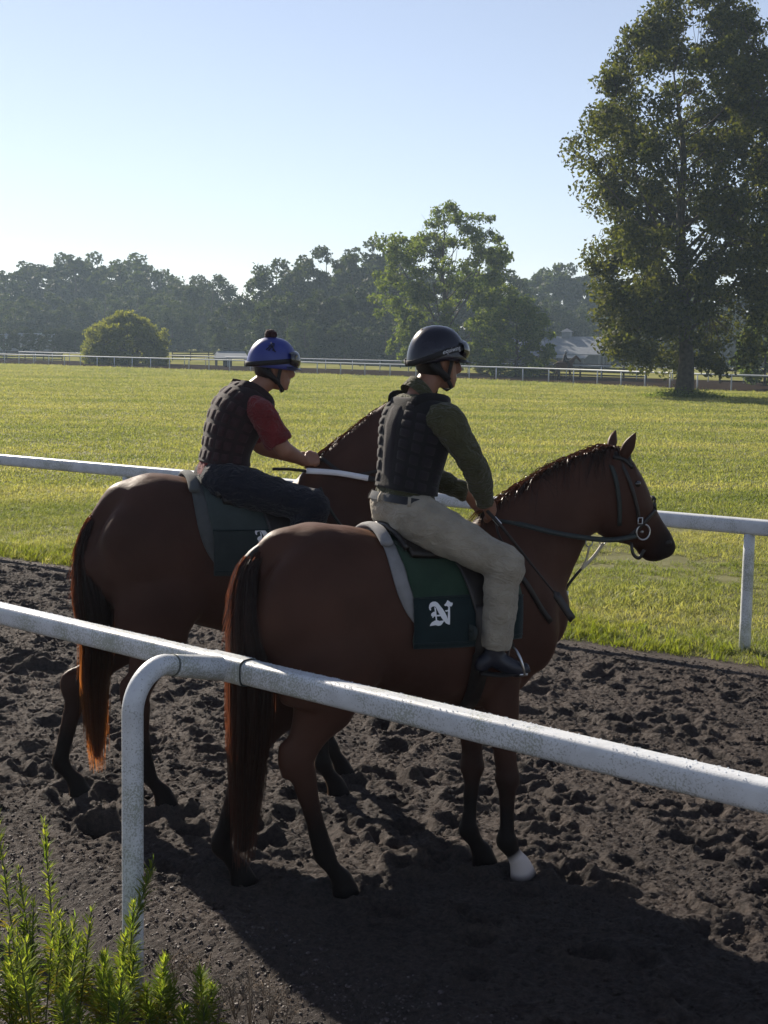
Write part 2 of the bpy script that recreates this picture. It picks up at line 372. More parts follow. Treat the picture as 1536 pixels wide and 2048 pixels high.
def horse(fr, name, label, mats, torso, hooves, hocks, neck, head, ears, tail, mane, eye=None, nostril=None, zs=1.0, xo=0.0, hair_seed=1):
    """hooves/hocks in local coordinates; neck and head are lists of (top, bottom, half width)"""
    root = thing(name, label, 'horse', tuple(fr.o), fr.th)
    sh = []
    tx = np.array(torso, float)
    sh.append(loft(np.stack([tx[:, 0], tx[:, 0] * 0, (tx[:, 1] + tx[:, 2]) / 2], 1), (tx[:, 1] - tx[:, 2]) / 2, tx[:, 3], sub=5, seg=32, expo=2.25))
    # muscle masses
    for s in (-1, 1):
        sh.append(ellipsoid((-0.47 + xo, s * 0.135, 1.28 * zs), (0.27, 0.165, 0.30)))
        sh.append(ellipsoid((-0.575 + xo, s * 0.115, 1.23 * zs), (0.155, 0.135, 0.27)))
        sh.append(ellipsoid((-0.30 + xo, s * 0.175, 1.07 * zs), (0.14, 0.095, 0.16)))
        sh.append(ellipsoid((0.43 + xo, s * 0.125, 1.22 * zs), (0.20, 0.115, 0.33)))
        sh.append(ellipsoid((0.58 + xo, s * 0.10, 1.12 * zs), (0.14, 0.115, 0.20)))
        sh.append(ellipsoid((0.30 + xo, s * 0.14, 1.0 * zs), (0.17, 0.10, 0.17)))
    sh.append(front_leg(hooves[0], 0.15, xo)); sh.append(front_leg(hooves[1], -0.15, xo))
    sh.append(hind_leg(hooves[2], 0.17, hocks[0], xo)); sh.append(hind_leg(hooves[3], -0.17, hocks[1], xo))
    nk = neck; sh.append(pair_loft([n[0] for n in nk], [n[1] for n in nk], [n[2] for n in nk], seg=24))
    hd = head; sh.append(pair_loft([n[0] for n in hd], [n[1] for n in hd], [n[2] for n in hd], seg=24, expo=2.3))
    dk = np.array(tail['path'][:3], float); sh.append(loft([(-0.46 + xo, 0, 1.54 * zs), (-0.58 + xo, 0, 1.525 * zs), dk[0] + (0.03, 0, -0.035), dk[1] + (0.03, 0, -0.03), dk[2] + (0.05, 0, 0)], [0.10, 0.10, 0.09, 0.065, 0.05], [0.17, 0.14, 0.09, 0.055, 0.05], sub=4, seg=16))
    body = remesh(sh, 0.0125, 5)
    o = bpy.data.objects.new('tmp', body); COL.objects.link(o); n = len(body.vertices); co = np.empty(n * 3, np.float32); body.vertices.foreach_get('co', co); co = co.reshape(-1, 3)
    wgt = np.clip((co[:, 2] - 0.86 * zs) / 0.25, 0, 1) * np.clip((0.80 + xo - co[:, 0]) / 0.3, 0, 1); wgt = np.round(wgt * 10) / 10
    vg = o.vertex_groups.new(name='trunk')
    for k_ in np.unique(wgt):
        if k_ > 0: vg.add(np.nonzero(wgt == k_)[0].tolist(), float(k_), 'REPLACE')
    md = o.modifiers.new('s', 'SMOOTH'); md.factor = 0.5; md.iterations = 45; md.vertex_group = 'trunk'
    dg = bpy.context.evaluated_depsgraph_get(); dg.update(); body2_ = bpy.data.meshes.new_from_object(o.evaluated_get(dg), depsgraph=dg); bpy.data.objects.remove(o); body = body2_
    wrinkle(body, 0.0045, 6.5, 3.0)
    # head refinements are added on a finer grid: ears
    ear_sh = []
    for (b, tip, side) in ears:
        b = np.array(b, float); tip = np.array(tip, float); d = tip - b
        ear_sh.append(loft([b - d * 0.12, b + d * 0.18, b + d * 0.45, b + d * 0.75, tip], [0.026, 0.029, 0.027, 0.016, 0.003], [0.018, 0.021, 0.019, 0.011, 0.003], lat=side, sub=4, seg=12))
    bo = link('body', body, mats['coat'], root)
    S = Shell()
    for e in ear_sh: o = e.build('ear', mats['coat'], root)
    if eye is not None:
        for e_ in eye: ellipsoid(e_, (0.018, 0.012, 0.016)).build('eye', mats['eye'], root)
    for np_ in (nostril or []): ellipsoid(np_, (0.020, 0.008, 0.013)).build('nostril', mats['hair_core'], root)
    # tail: a core and hair
    rnd = np.random.default_rng(hair_seed)
    tp, tw, tl = tail['path'], tail['width'], tail['depth']
    core = loft(tp, np.array(tl) * 0.62, np.array(tw) * 0.62, lat=(0, 1, 0), sub=5, seg=14)
    core_o = core.build('tail', mats['hair_core'], root)
    C = catmull(np.hstack([np.array(tp), np.array(tw)[:, None], np.array(tl)[:, None]]), 8); nC = len(C)
    lines = []; wd = []
    for i in range(tail.get('n', 1500)):
        start = int(abs(rnd.normal(0, 0.17)) * nC); start = min(start, nC // 2)
        end = nC - 1 - int(abs(rnd.normal(0, 0.10)) * nC) if rnd.random() < 0.7 else int(nC * rnd.uniform(0.6, 0.95)); end = max(end, start + 8)
        a = rnd.uniform(0, 2 * math.pi); r = math.sqrt(rnd.uniform(0.25, 1.0)) * rnd.uniform(0.9, 1.14)
        idx = np.linspace(start, end, 11).astype(int); q = C[idx]
        sp = np.linspace(0.55, 1, 11) if start < 6 else np.linspace(0.85, 1, 11)
        ph = rnd.uniform(0, 6); wob = 0.008 * np.sin(np.linspace(0, rnd.uniform(2, 6), 11) + ph)
        L = q[:, :3].copy(); L[:, 1] += np.cos(a) * r * q[:, 3] * sp + wob; L[:, 0] += np.sin(a) * r * q[:, 4] * sp + wob * 0.6
        L[-3:, 1] += rnd.normal(0, 0.01) * np.array([0.3, 0.7, 1]); L[-3:, 0] += rnd.normal(0, 0.008) * np.array([0.3, 0.7, 1])
        L[-1, 2] -= rnd.uniform(-0.05, 0.10)
        lines.append(L); wd.append(rnd.uniform(0.0013, 0.0028))
    for i in range(tail.get('fuzz', 500)):       # short hair standing off the dock
        k = rnd.uniform(0, 0.45) * nC; q = C[int(k)]; a = rnd.uniform(0, 2 * math.pi)
        d = np.array([math.sin(a), math.cos(a), 0]); p0 = q[:3] + d * np.array([q[4], q[3], 0]) * 0.8
        ln = rnd.uniform(0.03, 0.09); s_ = np.linspace(0, 1, 5)[:, None]
        L = p0 + d * 0.35 * ln * s_ ** 0.6 + np.array([-0.1, 0, -1.0]) * ln * s_ ** 1.4
        lines.append(L); wd.append(rnd.uniform(0.0012, 0.002))
    strands('tail_hair', lines, wd, mats['hair'], core_o, rnd)
    # mane: hair rooted along the crest
    cr = catmull(np.array(mane['crest']), 12); lines = []; wd = []
    for i in range(mane.get('n', 1100)):
        k = rnd.uniform(0, len(cr) - 1.001); j = int(k); p0 = cr[j] * (1 - k + j) + cr[j + 1] * (k - j); tdir = nrm(cr[min(j + 2, len(cr) - 1)] - cr[max(j - 2, 0)])
        side = mane.get('side', 1) * (1 if rnd.random() < mane.get('bias', 0.8) else -1)
        ln = mane['len'] * rnd.uniform(0.4, 1.15); s_ = np.linspace(0, 1, 7)[:, None]
        up = np.cross(tdir, (0, 1, 0)); up = up if up[2] > 0 else -up
        st = rnd.uniform(0.25, 0.6) * mane.get('stand', 1.0)
        L = p0 - up * 0.012 + np.array([0, rnd.uniform(-0.018, 0.018), 0]) + up * ln * st * s_ * (1 - 0.75 * s_) + np.array([0, side, 0]) * ln * (0.15 + rnd.uniform(0, 0.35)) * s_ ** 1.1 \
            + np.array([0, 0, -1.0]) * ln * 0.75 * s_ ** 2 + tdir * ln * rnd.normal(-0.2, 0.4) * s_
        lines.append(L); wd.append(rnd.uniform(0.0014, 0.003))
    strands('mane', lines, wd, mats.get('mane', mats['hair']), root, rnd)
    return root, bo, bvh_of(body)

NEAR = Frame((0.105, 6.66), 23.0)
FAR = Frame((-0.66, 8.00), 18.0)
nl, fl = NEAR.loc, FAR.loc
HAIR1 = hair_material('mane_dark_brown', (0.020, 0.011, 0.008), (0.24, 0.075, 0.034), 0.28)
HAIR2 = hair_material('tail_dark_bay', (0.013, 0.007, 0.005), (0.16, 0.048, 0.018), 0.30, (0.40, 0.95, (0.95, 0.33, 0.07)))  # orange towards the tip: glow of light through thin hair painted by height
HAIRM = hair_material('mane_near_black', (0.012, 0.008, 0.006), (0.12, 0.042, 0.022), 0.13)
CORE = plain('hair_core', (0.012, 0.008, 0.006), rough=0.6)
EYE = plain('horse_eye', (0.01, 0.006, 0.004), rough=0.08, spec=0.8)
g = NEAR.g
nhoof = [g(960, 1728), g(1036, 1752), g(474, 1762), g(680, 1785)]
COAT1 = coat_material('bay_coat', (0.070, 0.034, 0.024), (0.013, 0.010, 0.009), sock=[((nhoof[1][0] + 0.01, nhoof[1][1], 0.055), 0.072, 0.016, (0.50, 0.44, 0.41)), (NEAR.loc(1325, 1098), 0.13, 0.06, (0.014, 0.009, 0.008))])
torso1 = [(-0.69, 1.465, 1.17, 0.10), (-0.67, 1.51, 1.07, 0.16), (-0.635, 1.555, 1.0, 0.21), (-0.58, 1.60, 0.95, 0.25), (-0.50, 1.634, 0.92, 0.270), (-0.42, 1.648, 0.91, 0.278), (-0.29, 1.622, 0.93, 0.270), (-0.14, 1.575, 0.88, 0.268),
          (0.02, 1.545, 0.83, 0.285), (0.18, 1.545, 0.785, 0.285), (0.32, 1.58, 0.765, 0.262), (0.43, 1.61, 0.77, 0.225), (0.54, 1.57, 0.82, 0.205), (0.64, 1.47, 0.92, 0.185), (0.72, 1.36, 1.02, 0.13)]
def P_(u, v, y=0.0): return nl(u, v, y)
neck1 = [((0.30, 0, 1.60), (0.46, 0, 0.98), 0.17), (P_(985, 1008), P_(1103, 1245), 0.155), (P_(1040, 970), P_(1125, 1180), 0.125), (P_(1100, 934), P_(1150, 1122), 0.105), (P_(1160, 908), P_(1176, 1075), 0.092), (P_(1212, 893), P_(1212, 1055), 0.082)]
hy1 = 0.0
head1 = [(P_(1186, 902, hy1), P_(1180, 1040, hy1), 0.070), (P_(1222, 893, hy1), P_(1192, 1062, hy1), 0.088), (P_(1252, 908, hy1), P_(1212, 1076, hy1), 0.100), (P_(1278, 950, hy1), P_(1232, 1084, hy1), 0.098), (P_(1300, 998, hy1), P_(1254, 1090, hy1), 0.076),
         (P_(1320, 1035, hy1), P_(1272, 1098, hy1), 0.060), (P_(1340, 1066, hy1), P_(1282, 1112, hy1), 0.057), (P_(1350, 1090, hy1), P_(1294, 1121, hy1), 0.052), (P_(1343, 1110, hy1), P_(1306, 1122, hy1), 0.036)]
ears1 = [(P_(1250, 906, -0.06), P_(1271, 866, -0.095), (0.5, 1, 0)), (P_(1222, 893, 0.055), P_(1231, 861, 0.10), (0.5, -1, 0))]
tail1 = dict(path=[P_(540, 1086), P_(503, 1120), P_(490, 1170, -0.02), P_(488, 1245, -0.05), P_(498, 1335, -0.07), P_(497, 1450, -0.06), P_(493, 1565), P_(486, 1695)], width=[0.04, 0.06, 0.085, 0.10, 0.120, 0.110, 0.088, 0.045], depth=[0.04, 0.055, 0.065, 0.075, 0.10, 0.095, 0.075, 0.04], n=2100, fuzz=900)
mane1 = dict(crest=[P_(975, 1014), P_(1030, 976), P_(1090, 938), P_(1150, 910), P_(1205, 893), P_(1235, 894)], len=0.20, n=2200, side=1, bias=0.62, stand=1.25)
ey = P_(1275, 968, -0.092); ey2 = P_(1275, 968, -0.092); ey2[1] = 0.092
mats1 = dict(coat=COAT1, hair=HAIR1, mane=HAIRM, hair_core=CORE, eye=EYE)
hk_r = nl(592, 1522, -0.14); hk_l = nl(488, 1515, 0.17)
horse1, body1, bvh1 = horse(NEAR, 'horse', 'bay racehorse with one white front ankle, nearest the white rail', mats1, torso1, nhoof, [hk_l, hk_r], neck1, head1, ears1, tail1, mane1, eye=[ey, ey2], nostril=[nl(1337, 1086, -0.052), nl(1337, 1086, 0.052)], hair_seed=3)

g2 = FAR.g
fhoof = [(0.50, 0.12, 0), g2(668, 1588), g2(150, 1586), g2(322, 1608)]
COAT2 = coat_material('dark_bay_coat', (0.062, 0.032, 0.024), (0.013, 0.010, 0.009))
dx = -0.13
torso2 = [(x * 1.04 + dx, zt * 1.055, zb * 1.045, hw * 1.03) for x, zt, zb, hw in torso1]
def Q_(u, v, y=0.0): return fl(u, v, y)
neck2 = [((0.20, 0, 1.70), (0.36, 0, 1.06), 0.175), (Q_(645, 902), Q_(748, 1095), 0.15), (Q_(690, 866), Q_(775, 1030), 0.125), (Q_(740, 828, 0.02), Q_(805, 985, 0.02), 0.105), (Q_(795, 795, 0.08), Q_(850, 950, 0.08), 0.092), (Q_(848, 782, 0.17), Q_(885, 915, 0.17), 0.084)]
hb = neck2[-1]; h0 = np.array(hb[0]); h1_ = np.array(hb[1])
hdir = np.array([0.12, 0.60, -0.42]) * 0.95   # head turned away to the left
def hp(f, hh, off): 
    c = (h0 + h1_) / 2 + np.array([0.03, 0.03, 0.05]) + hdir * f; n_ = nrm(np.cross(np.cross(hdir, (0, 0, 1)), hdir)); return (c + n_ * (hh + off), c - n_ * (hh - off))
head2 = [(*hp(-0.08, 0.07, 0.0), 0.07), (*hp(0.02, 0.10, 0), 0.085), (*hp(0.18, 0.125, -0.01), 0.098), (*hp(0.36, 0.10, 0), 0.09), (*hp(0.56, 0.07, 0.005), 0.065), (*hp(0.76, 0.057, 0.0), 0.055), (*hp(0.92, 0.055, -0.01), 0.05), (*hp(1.0, 0.03, -0.015), 0.035)]
eb = h0 + np.array([0.03, 0.06, 0.01])
ears2 = [(eb + (0.05, 0.0, 0.0), eb + (0.075, 0.02, 0.12), (0, 1, 0)), (eb + (-0.02, 0.0, 0), eb + (-0.01, 0.02, 0.12), (0, 1, 0))]
tail2 = dict(path=[Q_(215, 1003), Q_(182, 1046), Q_(168, 1105, -0.02), Q_(180, 1190, -0.05), Q_(192, 1280, -0.05), Q_(189, 1370), Q_(191, 1440), Q_(194, 1508)], width=[0.03, 0.045, 0.07, 0.112, 0.105, 0.085, 0.065, 0.03], depth=[0.03, 0.04, 0.055, 0.10, 0.09, 0.075, 0.055, 0.03], n=1900, fuzz=700)
mane2 = dict(crest=[Q_(635, 908), Q_(690, 866), Q_(740, 828, 0.02), Q_(795, 795, 0.08), Q_(848, 782, 0.17)], len=0.15, n=1300, side=1, bias=0.7, stand=1.1)
mats2 = dict(coat=COAT2, hair=HAIR2, mane=HAIRM, hair_core=CORE, eye=EYE)
hocks2 = [fl(152, 1375, 0.13), fl(270, 1392, -0.19)]
horse2, body2, bvh2 = horse(FAR, "horse", "darker bay racehorse standing behind, its tail tip glowing orange", mats2, torso2, fhoof, hocks2, neck2, head2, ears2, tail2, mane2, zs=1.05, xo=-0.145, hair_seed=5)
# ================================================================ riders
def hand_shells(wrist, d, n, side, curl=1.0, s=1.0):
    """fist: d from wrist to knuckles, n out of the back of the hand, side = direction of the thumb"""
    d, n = nrm(d), nrm(n); side = nrm(np.cross(n, d)) * side; out = []
    W_ = np.array(wrist, float); K = W_ + d * 0.085 * s
    out.append(loft([W_ - d * 0.02 * s, W_ + d * 0.02 * s, W_ + d * 0.055 * s, K], np.array([0.020, 0.018, 0.017, 0.015]) * s, np.array([0.027, 0.032, 0.040, 0.039]) * s, lat=side, sub=3, seg=14))
    for i, L in enumerate((0.078, 0.086, 0.080, 0.064)):
        off = side * (0.030 - 0.020 * i) * s; p = K + off - d * 0.004 * (abs(i - 1)) * s; ang = 0.0; pts = [p - d * 0.02 * s]; ln = [0.45, 0.32, 0.23]
        for j, a in enumerate((1.15, 1.45, 0.75)):
            pts.append(p.copy()); ang += a * curl; dd = d * math.cos(ang) - n * math.sin(ang); p = p + dd * L * ln[j] * s
        pts.append(p); out.append(tube(pts, [0.0095 * s, 0.0095 * s, 0.0088 * s, 0.008 * s, 0.0065 * s], seg=8, sub=3))
    b = W_ + d * 0.028 * s + side * 0.030 * s
    out.append(tube([b, b + d * 0.03 * s + side * 0.016 * s - n * 0.012 * s, b + d * 0.055 * s + side * 0.008 * s - n * 0.032 * s, b + d * 0.068 * s - side * 0.010 * s - n * 0.040 * s], np.array([0.014, 0.012, 0.0105, 0.008]) * s, seg=8, sub=3))
    return out
def head_shells(c, fwd, up, s=1.0):
    """head with a face: horizontal slices, nose, brow, lips, ears"""
    f = nrm(fwd); u = nrm(up - f * np.dot(up, f)); l = np.cross(u, f); out = []
    def W_(x, y, z): return c + (f * x + l * y + u * z) * s
    # z, front x, back x, half width
    sl = [(-0.118, 0.072, 0.020, 0.022), (-0.108, 0.084, -0.005, 0.036), (-0.090, 0.087, -0.030, 0.048), (-0.065, 0.084, -0.055, 0.058), (-0.040, 0.083, -0.075, 0.066), (-0.012, 0.080, -0.090, 0.072), (0.012, 0.078, -0.097, 0.075),
          (0.032, 0.089, -0.100, 0.077), (0.062, 0.086, -0.098, 0.076), (0.090, 0.066, -0.085, 0.066), (0.108, 0.035, -0.058, 0.046), (0.116, 0.0, -0.03, 0.02)]
    Q = catmull(np.array(sl), 3); seg = 24; V = []; th = np.linspace(0, 2 * math.pi, seg, endpoint=False)
    for z, xf, xb, hw in Q:
        cx = (xf + xb) / 2; a = (xf - xb) / 2
        for t in th:
            ex = 2.4 if math.cos(t) > 0 else 2.0
            ct = math.copysign(abs(math.cos(t)) ** (2 / ex), math.cos(t)); st = math.copysign(abs(math.sin(t)) ** (2 / 2.1), math.sin(t))
            V.append(W_(cx + a * ct, hw * st * (0.86 if ct > 0.6 else 1.0), z))
    n = len(Q); Fc = [(i * seg + j, i * seg + (j + 1) % seg, (i + 1) * seg + (j + 1) % seg, (i + 1) * seg + j) for i in range(n - 1) for j in range(seg)]
    Fc.append(tuple(reversed(range(seg)))); Fc.append(tuple((n - 1) * seg + j for j in range(seg)))
    out.append(Shell().add(V, Fc))
    out.append(loft([W_(0.078, 0, 0.022), W_(0.090, 0, 0.0), W_(0.102, 0, -0.022), W_(0.104, 0, -0.034), W_(0.086, 0, -0.044)], np.array([0.008, 0.011, 0.014, 0.013, 0.008]) * s, np.array([0.008, 0.010, 0.015, 0.018, 0.012]) * s, lat=l, sub=3, seg=10))
    for z, x, r in ((-0.066, 0.086, 0.0075), (-0.079, 0.084, 0.008)):
        out.append(loft([W_(x - 0.012, 0.024, z), W_(x, 0.010, z), W_(x, -0.010, z), W_(x - 0.012, -0.024, z)], np.array([0.004, 1, 1, 0.004]) * r * s if False else np.full(4, r * s), np.full(4, r * s), lat=u, sub=3, seg=8))
    out.append(ellipsoid(W_(0.072, 0, -0.104), (0.018 * s, 0.020 * s, 0.014 * s)))
    for sg in (-1, 1):
        e0 = W_(-0.008, sg * 0.076, -0.005)
        out.append(loft([e0 + u * -0.030 * s, e0 + u * -0.012 * s - f * 0.002, e0 + u * 0.014 * s - f * 0.006, e0 + u * 0.030 * s - f * 0.004], np.array([0.007, 0.014, 0.018, 0.010]) * s, np.array([0.006, 0.008, 0.009, 0.006]) * s, lat=l, sub=3, seg=10))
    return out, W_

class Torso:
    """the trunk as a parametric surface: v along the spine 0..1, th round it (0 = front, pi/2 = left, pi = back)"""
    def __init__(s, P, fwd, A, B):
        P = np.asarray(P, float); s.Q = catmull(np.hstack([P, np.asarray(A)[:, None], np.asarray(B)[:, None]]), 12); s.n = len(s.Q) - 1
        s.T = np.gradient(s.Q[:, :3], axis=0); s.fwd = np.asarray(fwd, float)
    def ev(s, v, th, inf=0.0):
        k = min(max(v, 0), 1) * s.n; i = min(int(k), s.n - 1); fr = k - i; q = s.Q[i] * (1 - fr) + s.Q[i + 1] * fr; t = nrm(s.T[i] * (1 - fr) + s.T[i + 1] * fr)
        f = nrm(s.fwd - t * (s.fwd @ t)); l = np.cross(t, f)
        c_, s_ = math.cos(th), math.sin(th); ex = 2.5
        c_ = math.copysign(abs(c_) ** (2 / ex), c_); s_ = math.copysign(abs(s_) ** (2 / ex), s_)
        return q[:3] + f * (q[3] + inf) * c_ + l * (q[4] + inf) * s_
    def tube(s, v0, v1, inf, nv=26, seg=36, cap=True):
        V = []; th = np.linspace(0, 2 * math.pi, seg, endpoint=False)
        for v in np.linspace(v0, v1, nv): V += [s.ev(v, t, inf if not callable(inf) else inf(v, t)) for t in th]
        Fc = [(i * seg + j, i * seg + (j + 1) % seg, (i + 1) * seg + (j + 1) % seg, (i + 1) * seg + j) for i in range(nv - 1) for j in range(seg)]
        if cap: Fc.append(tuple(reversed(range(seg)))); Fc.append(tuple((nv - 1) * seg + j for j in range(seg)))
        return Shell().add(V, Fc)
    def patch(s, v0, v1, t0, t1, inf, thick, skew=0.0, m=5):
        """one foam block: pillow on the trunk surface; skew lifts v with |th - pi|"""
        V = []; Fc = []
        def pt(a, b, h):
            th = t0 + (t1 - t0) * a; v = v0 + (v1 - v0) * b + skew * (abs(th - math.pi)); return s.ev(v, th, inf + h)
        for i in range(m + 1):
            for j in range(m + 1):
                a, b = i / m, j / m; e = min(a, 1 - a, b, 1 - b) * 2
                V.append(pt(a, b, thick * min(1, e * 4) ** 0.5 * (0.78 + 0.22 * math.sin(math.pi * a) * math.sin(math.pi * b)) - (0.006 if e == 0 else 0)))
        for i in range(m):
            for j in range(m): Fc.append((i * (m + 1) + j, (i + 1) * (m + 1) + j, (i + 1) * (m + 1) + j + 1, i * (m + 1) + j + 1))
        return Shell().add(V, Fc)

def rider(fr, label, J, M, style):
    """J: joints in the horse's local frame; M: materials; style: options"""
    base = np.array([J['pelvis'][0], 0, min(J['ankle_r'][2], J['ankle_l'][2]) - 0.08]); wb = fr.w(base)
    root = thing('person', label, 'person', tuple(wb), fr.th)
    J = {k: np.asarray(v, float) - (base if np.ndim(v) and len(v) == 3 and k not in ('fwd', 'head_fwd', 'head_up') else 0) for k, v in J.items()}
    fwd = nrm(J['fwd']); lt = np.cross((0, 0, 1), fwd)
    hw = style.get('hw', 0.165); sc = style.get('scale', 1.0)
    T = Torso([J['pelvis'] - (0, 0, 0.07), J['pelvis'], J['waist'], J['ribs'], J['chest'], J['neck'] - (J['neck'] - J['chest']) * 0.25, J['neck']], fwd,
              np.array([0.085, 0.115, 0.098, 0.110, 0.118, 0.085, 0.052]) * sc, np.array([0.13, 0.165, 0.135, 0.150, hw, 0.125, 0.056]) * sc)
    sk = [T.tube(0, 1, -0.012)]
    hs, HW = head_shells(J['head'], J['head_fwd'], J['head_up'], style.get('head', 1.0)); sk += hs
    sk.append(tube([J['neck'] - (J['neck'] - J['chest']) * 0.35, J['neck'], HW(-0.022, 0, -0.065), HW(-0.015, 0, -0.02)], [0.062, 0.056, 0.055, 0.054], seg=16))
    clothes = dict(sleeve=[], leg=[], boot=[])
    for sd in ('r', 'l'):
        S, E, Wr = J['shoulder_' + sd], J['elbow_' + sd], J['wrist_' + sd]
        def arm(inf, P=(S, E, Wr)):
            S, E, Wr = P
            return tube([S + (J['chest'] - S) * 0.35, S, S * 0.6 + E * 0.4, E + (S - E) * 0.08, E + (Wr - E) * 0.12, E * 0.55 + Wr * 0.45, Wr], np.array([0.066, 0.066, 0.056, 0.046, 0.046, 0.041, 0.028]) * sc + inf, seg=16)
        sk.append(arm(-0.004)); clothes['sleeve'].append(arm)
        hd = J['hand_' + sd]; sk += hand_shells(Wr, hd - Wr, J['hand_n_' + sd] if 'hand_n_' + sd in J else np.array([0, -1.0 if sd == 'r' else 1.0, 0.4]), -1 if sd == 'l' else 1)
        Hp, K, An, To = J['hip_' + sd], J['knee_' + sd], J['ankle_' + sd], J['toe_' + sd]
        def leg(inf, P=(Hp, K, An), cut=1.0):
            Hp, K, An = P; sh = An - K
            return tube([J['pelvis'] * 0.5 + Hp * 0.5, Hp, Hp * 0.6 + K * 0.4, Hp * 0.2 + K * 0.8, K + nrm(K - Hp) * 0.012, K + sh * 0.18, K + sh * 0.4, K + sh * 0.72, K + sh * cut], np.array([0.10, 0.095, 0.082, 0.066, 0.060, 0.056, 0.056, 0.044, 0.036]) * sc + inf + (np.array([0.003, 0.005, 0.006, 0.008, 0.010, 0.010, 0.010, 0.016, 0.018]) if inf > 0 else 0), seg=18)
        sk.append(leg(-0.004)); clothes['leg'].append(leg)
        sk.append(tube([An + (K - An) * 0.1, An, An + (To - An) * 0.25], [0.030, 0.028, 0.022], seg=12))
        clothes['boot'].append((K, An, To))
    body = remesh(sk, 0.0075, 3); link('body', body, M['skin'], root)
    # eyes
    for sg in (-1, 1): ellipsoid(HW(0.075, sg * 0.030, 0.004), (0.011, 0.011, 0.010)).build('eye', M['eye'], root)
    # shirt
    v_sh = style.get('shirt_bottom', 0.10)
    cut = style.get('sleeve', 1.0)
    sh = [T.tube(v_sh, 0.985, 0.008)]
    for sd, arm in zip('rl', clothes['sleeve']):
        if cut >= 1: sh.append(arm(0.014))
        else:
            S, E = J['shoulder_' + sd], J['elbow_' + sd]
            sh.append(tube([S + (J['chest'] - S) * 0.35, S, S * 0.6 + E * 0.4, S * (1 - cut) + E * cut], np.array([0.072, 0.072, 0.068, 0.066]) * sc, seg=18, sub=4))
    me = remesh(sh, 0.0085, 4); wrinkle(me, 0.010, 14, 1.0); link('shirt', me, M['shirt'], root)
    if style.get('collar'):
        c = J['neck']; ax = nrm(HW(-0.02, 0, -0.06) - c); a0 = c - ax * 0.03; ring = []
        cu = nrm(fwd - ax * (fwd @ ax)); cl = np.cross(ax, cu); V = []; seg = 28
        for k, (h, r) in enumerate(((0.0, 0.074), (0.03, 0.070), (0.055, 0.073), (0.05, 0.080), (0.02, 0.084), (-0.005, 0.090))):
            for j in range(seg):
                t = 2 * math.pi * j / seg; V.append(a0 + ax * (h - 0.02 * math.cos(t)) + (cu * math.cos(t) + cl * math.sin(t)) * r)
        Fc = [(i * seg + j, i * seg + (j + 1) % seg, (i + 1) * seg + (j + 1) % seg, (i + 1) * seg + j) for i in range(5) for j in range(seg)]
        Shell().add(V, Fc).build('collar', M['shirt'], root)
    # trousers
    tr = [T.tube(0.0, style.get('trouser_top', 0.22), 0.012)] + [lg(0.012, cut=style.get('leg_cut', 0.9)) for lg in clothes['leg']]
    me = remesh(tr, 0.0095, 4); wrinkle(me, 0.009, 15, 5.0); tro = link('trousers', me, M['trousers'], root)
    if style.get('belt'):
        vb = style['trouser_top']; T.tube(vb - 0.035, vb + 0.02, 0.019, nv=4, cap=False).build('belt', M['belt'], root)
        for th in (math.pi, math.pi * 1.32, math.pi * 0.68, math.pi * 1.62):
            P = [T.ev(vb - 0.045, th, 0.022), T.ev(vb - 0.01, th, 0.026), T.ev(vb + 0.025, th, 0.022)]
            ribbon(P, 0.007, P[1] - T.ev(vb, th, -0.03), 0.003).build('belt_loop', M['trousers'], tro)
    # boots
    for (K, An, To), lg in zip(clothes['boot'], clothes['leg']):
        dr = nrm(To - An); up = nrm(K - An); heel = An - np.array([dr[0], dr[1], 0]) * 0.055 - up * 0.065
        bs = [tube([An + (K - An) * 0.42, An + (K - An) * 0.2, An, An + dr * 0.06 - up * 0.022, An + dr * 0.12 - up * 0.026, To], [0.053, 0.047, 0.044, 0.040, 0.036, 0.020], seg=16),
              tube([An, heel + up * 0.03, heel], [0.042, 0.034, 0.028], seg=12)]
        bo = link('boot', remesh(bs, 0.008, 4), M['boot'], root)
        sole = loft([heel - up * 0.012, (heel + To) / 2 - up * 0.028, To - up * 0.016], [0.010, 0.008, 0.008], [0.034, 0.038, 0.026], lat=np.cross(dr, up), sub=4, seg=12); sole.build('sole', M['sole'], bo)
    # vest
    v0, v1 = style.get('vest', (0.30, 0.86))
    def vinf(v, th):
        # arm holes: draw the vest in under the arms near the top
        return 0.020
    vs = T.tube(v0, v1, 0.020, nv=30, seg=48)
    vest = link('vest', remesh([vs] + [tube([T.ev(v1 - 0.16, t_, 0.022), T.ev(v1 - 0.02, t_ * 0.93 + 0.07 * math.pi, 0.024), T.ev(v1 + 0.045, math.pi + (t_ - math.pi) * 0.6, 0.03), T.ev(v1 - 0.02, (math.pi + (t_ - math.pi) * 0.35 + math.pi) % (2 * math.pi), 0.024)], [0.035, 0.030, 0.026, 0.030], seg=10) for t_ in ()], 0.008, 3), M['vest'], root)
    # shoulder straps
    for sg in (-1, 1):
        P = []; N = []
        for k in np.linspace(0, 1, 9):
            th = math.pi + sg * (0.62 + 0.95 * k if k < 0.5 else 0.62 + 0.95 * k) ; v = v1 - 0.07 + 0.08 * math.sin(math.pi * k); th = math.pi + sg * (0.55 + 2.0 * k)
            p = T.ev(v, th, 0.021); q = T.ev(v, th, -0.02); P.append(p); N.append(p - q)
        ribbon(P, 0.028, np.array(N), 0.006).build('shoulder_strap', M['vest'], vest)
    for (a0, a1, b0, b1, skew) in style['panels']:
        T.patch(b0, b1, a0, a1, 0.019, 0.0060, skew).build('panel', M['panel'], vest)
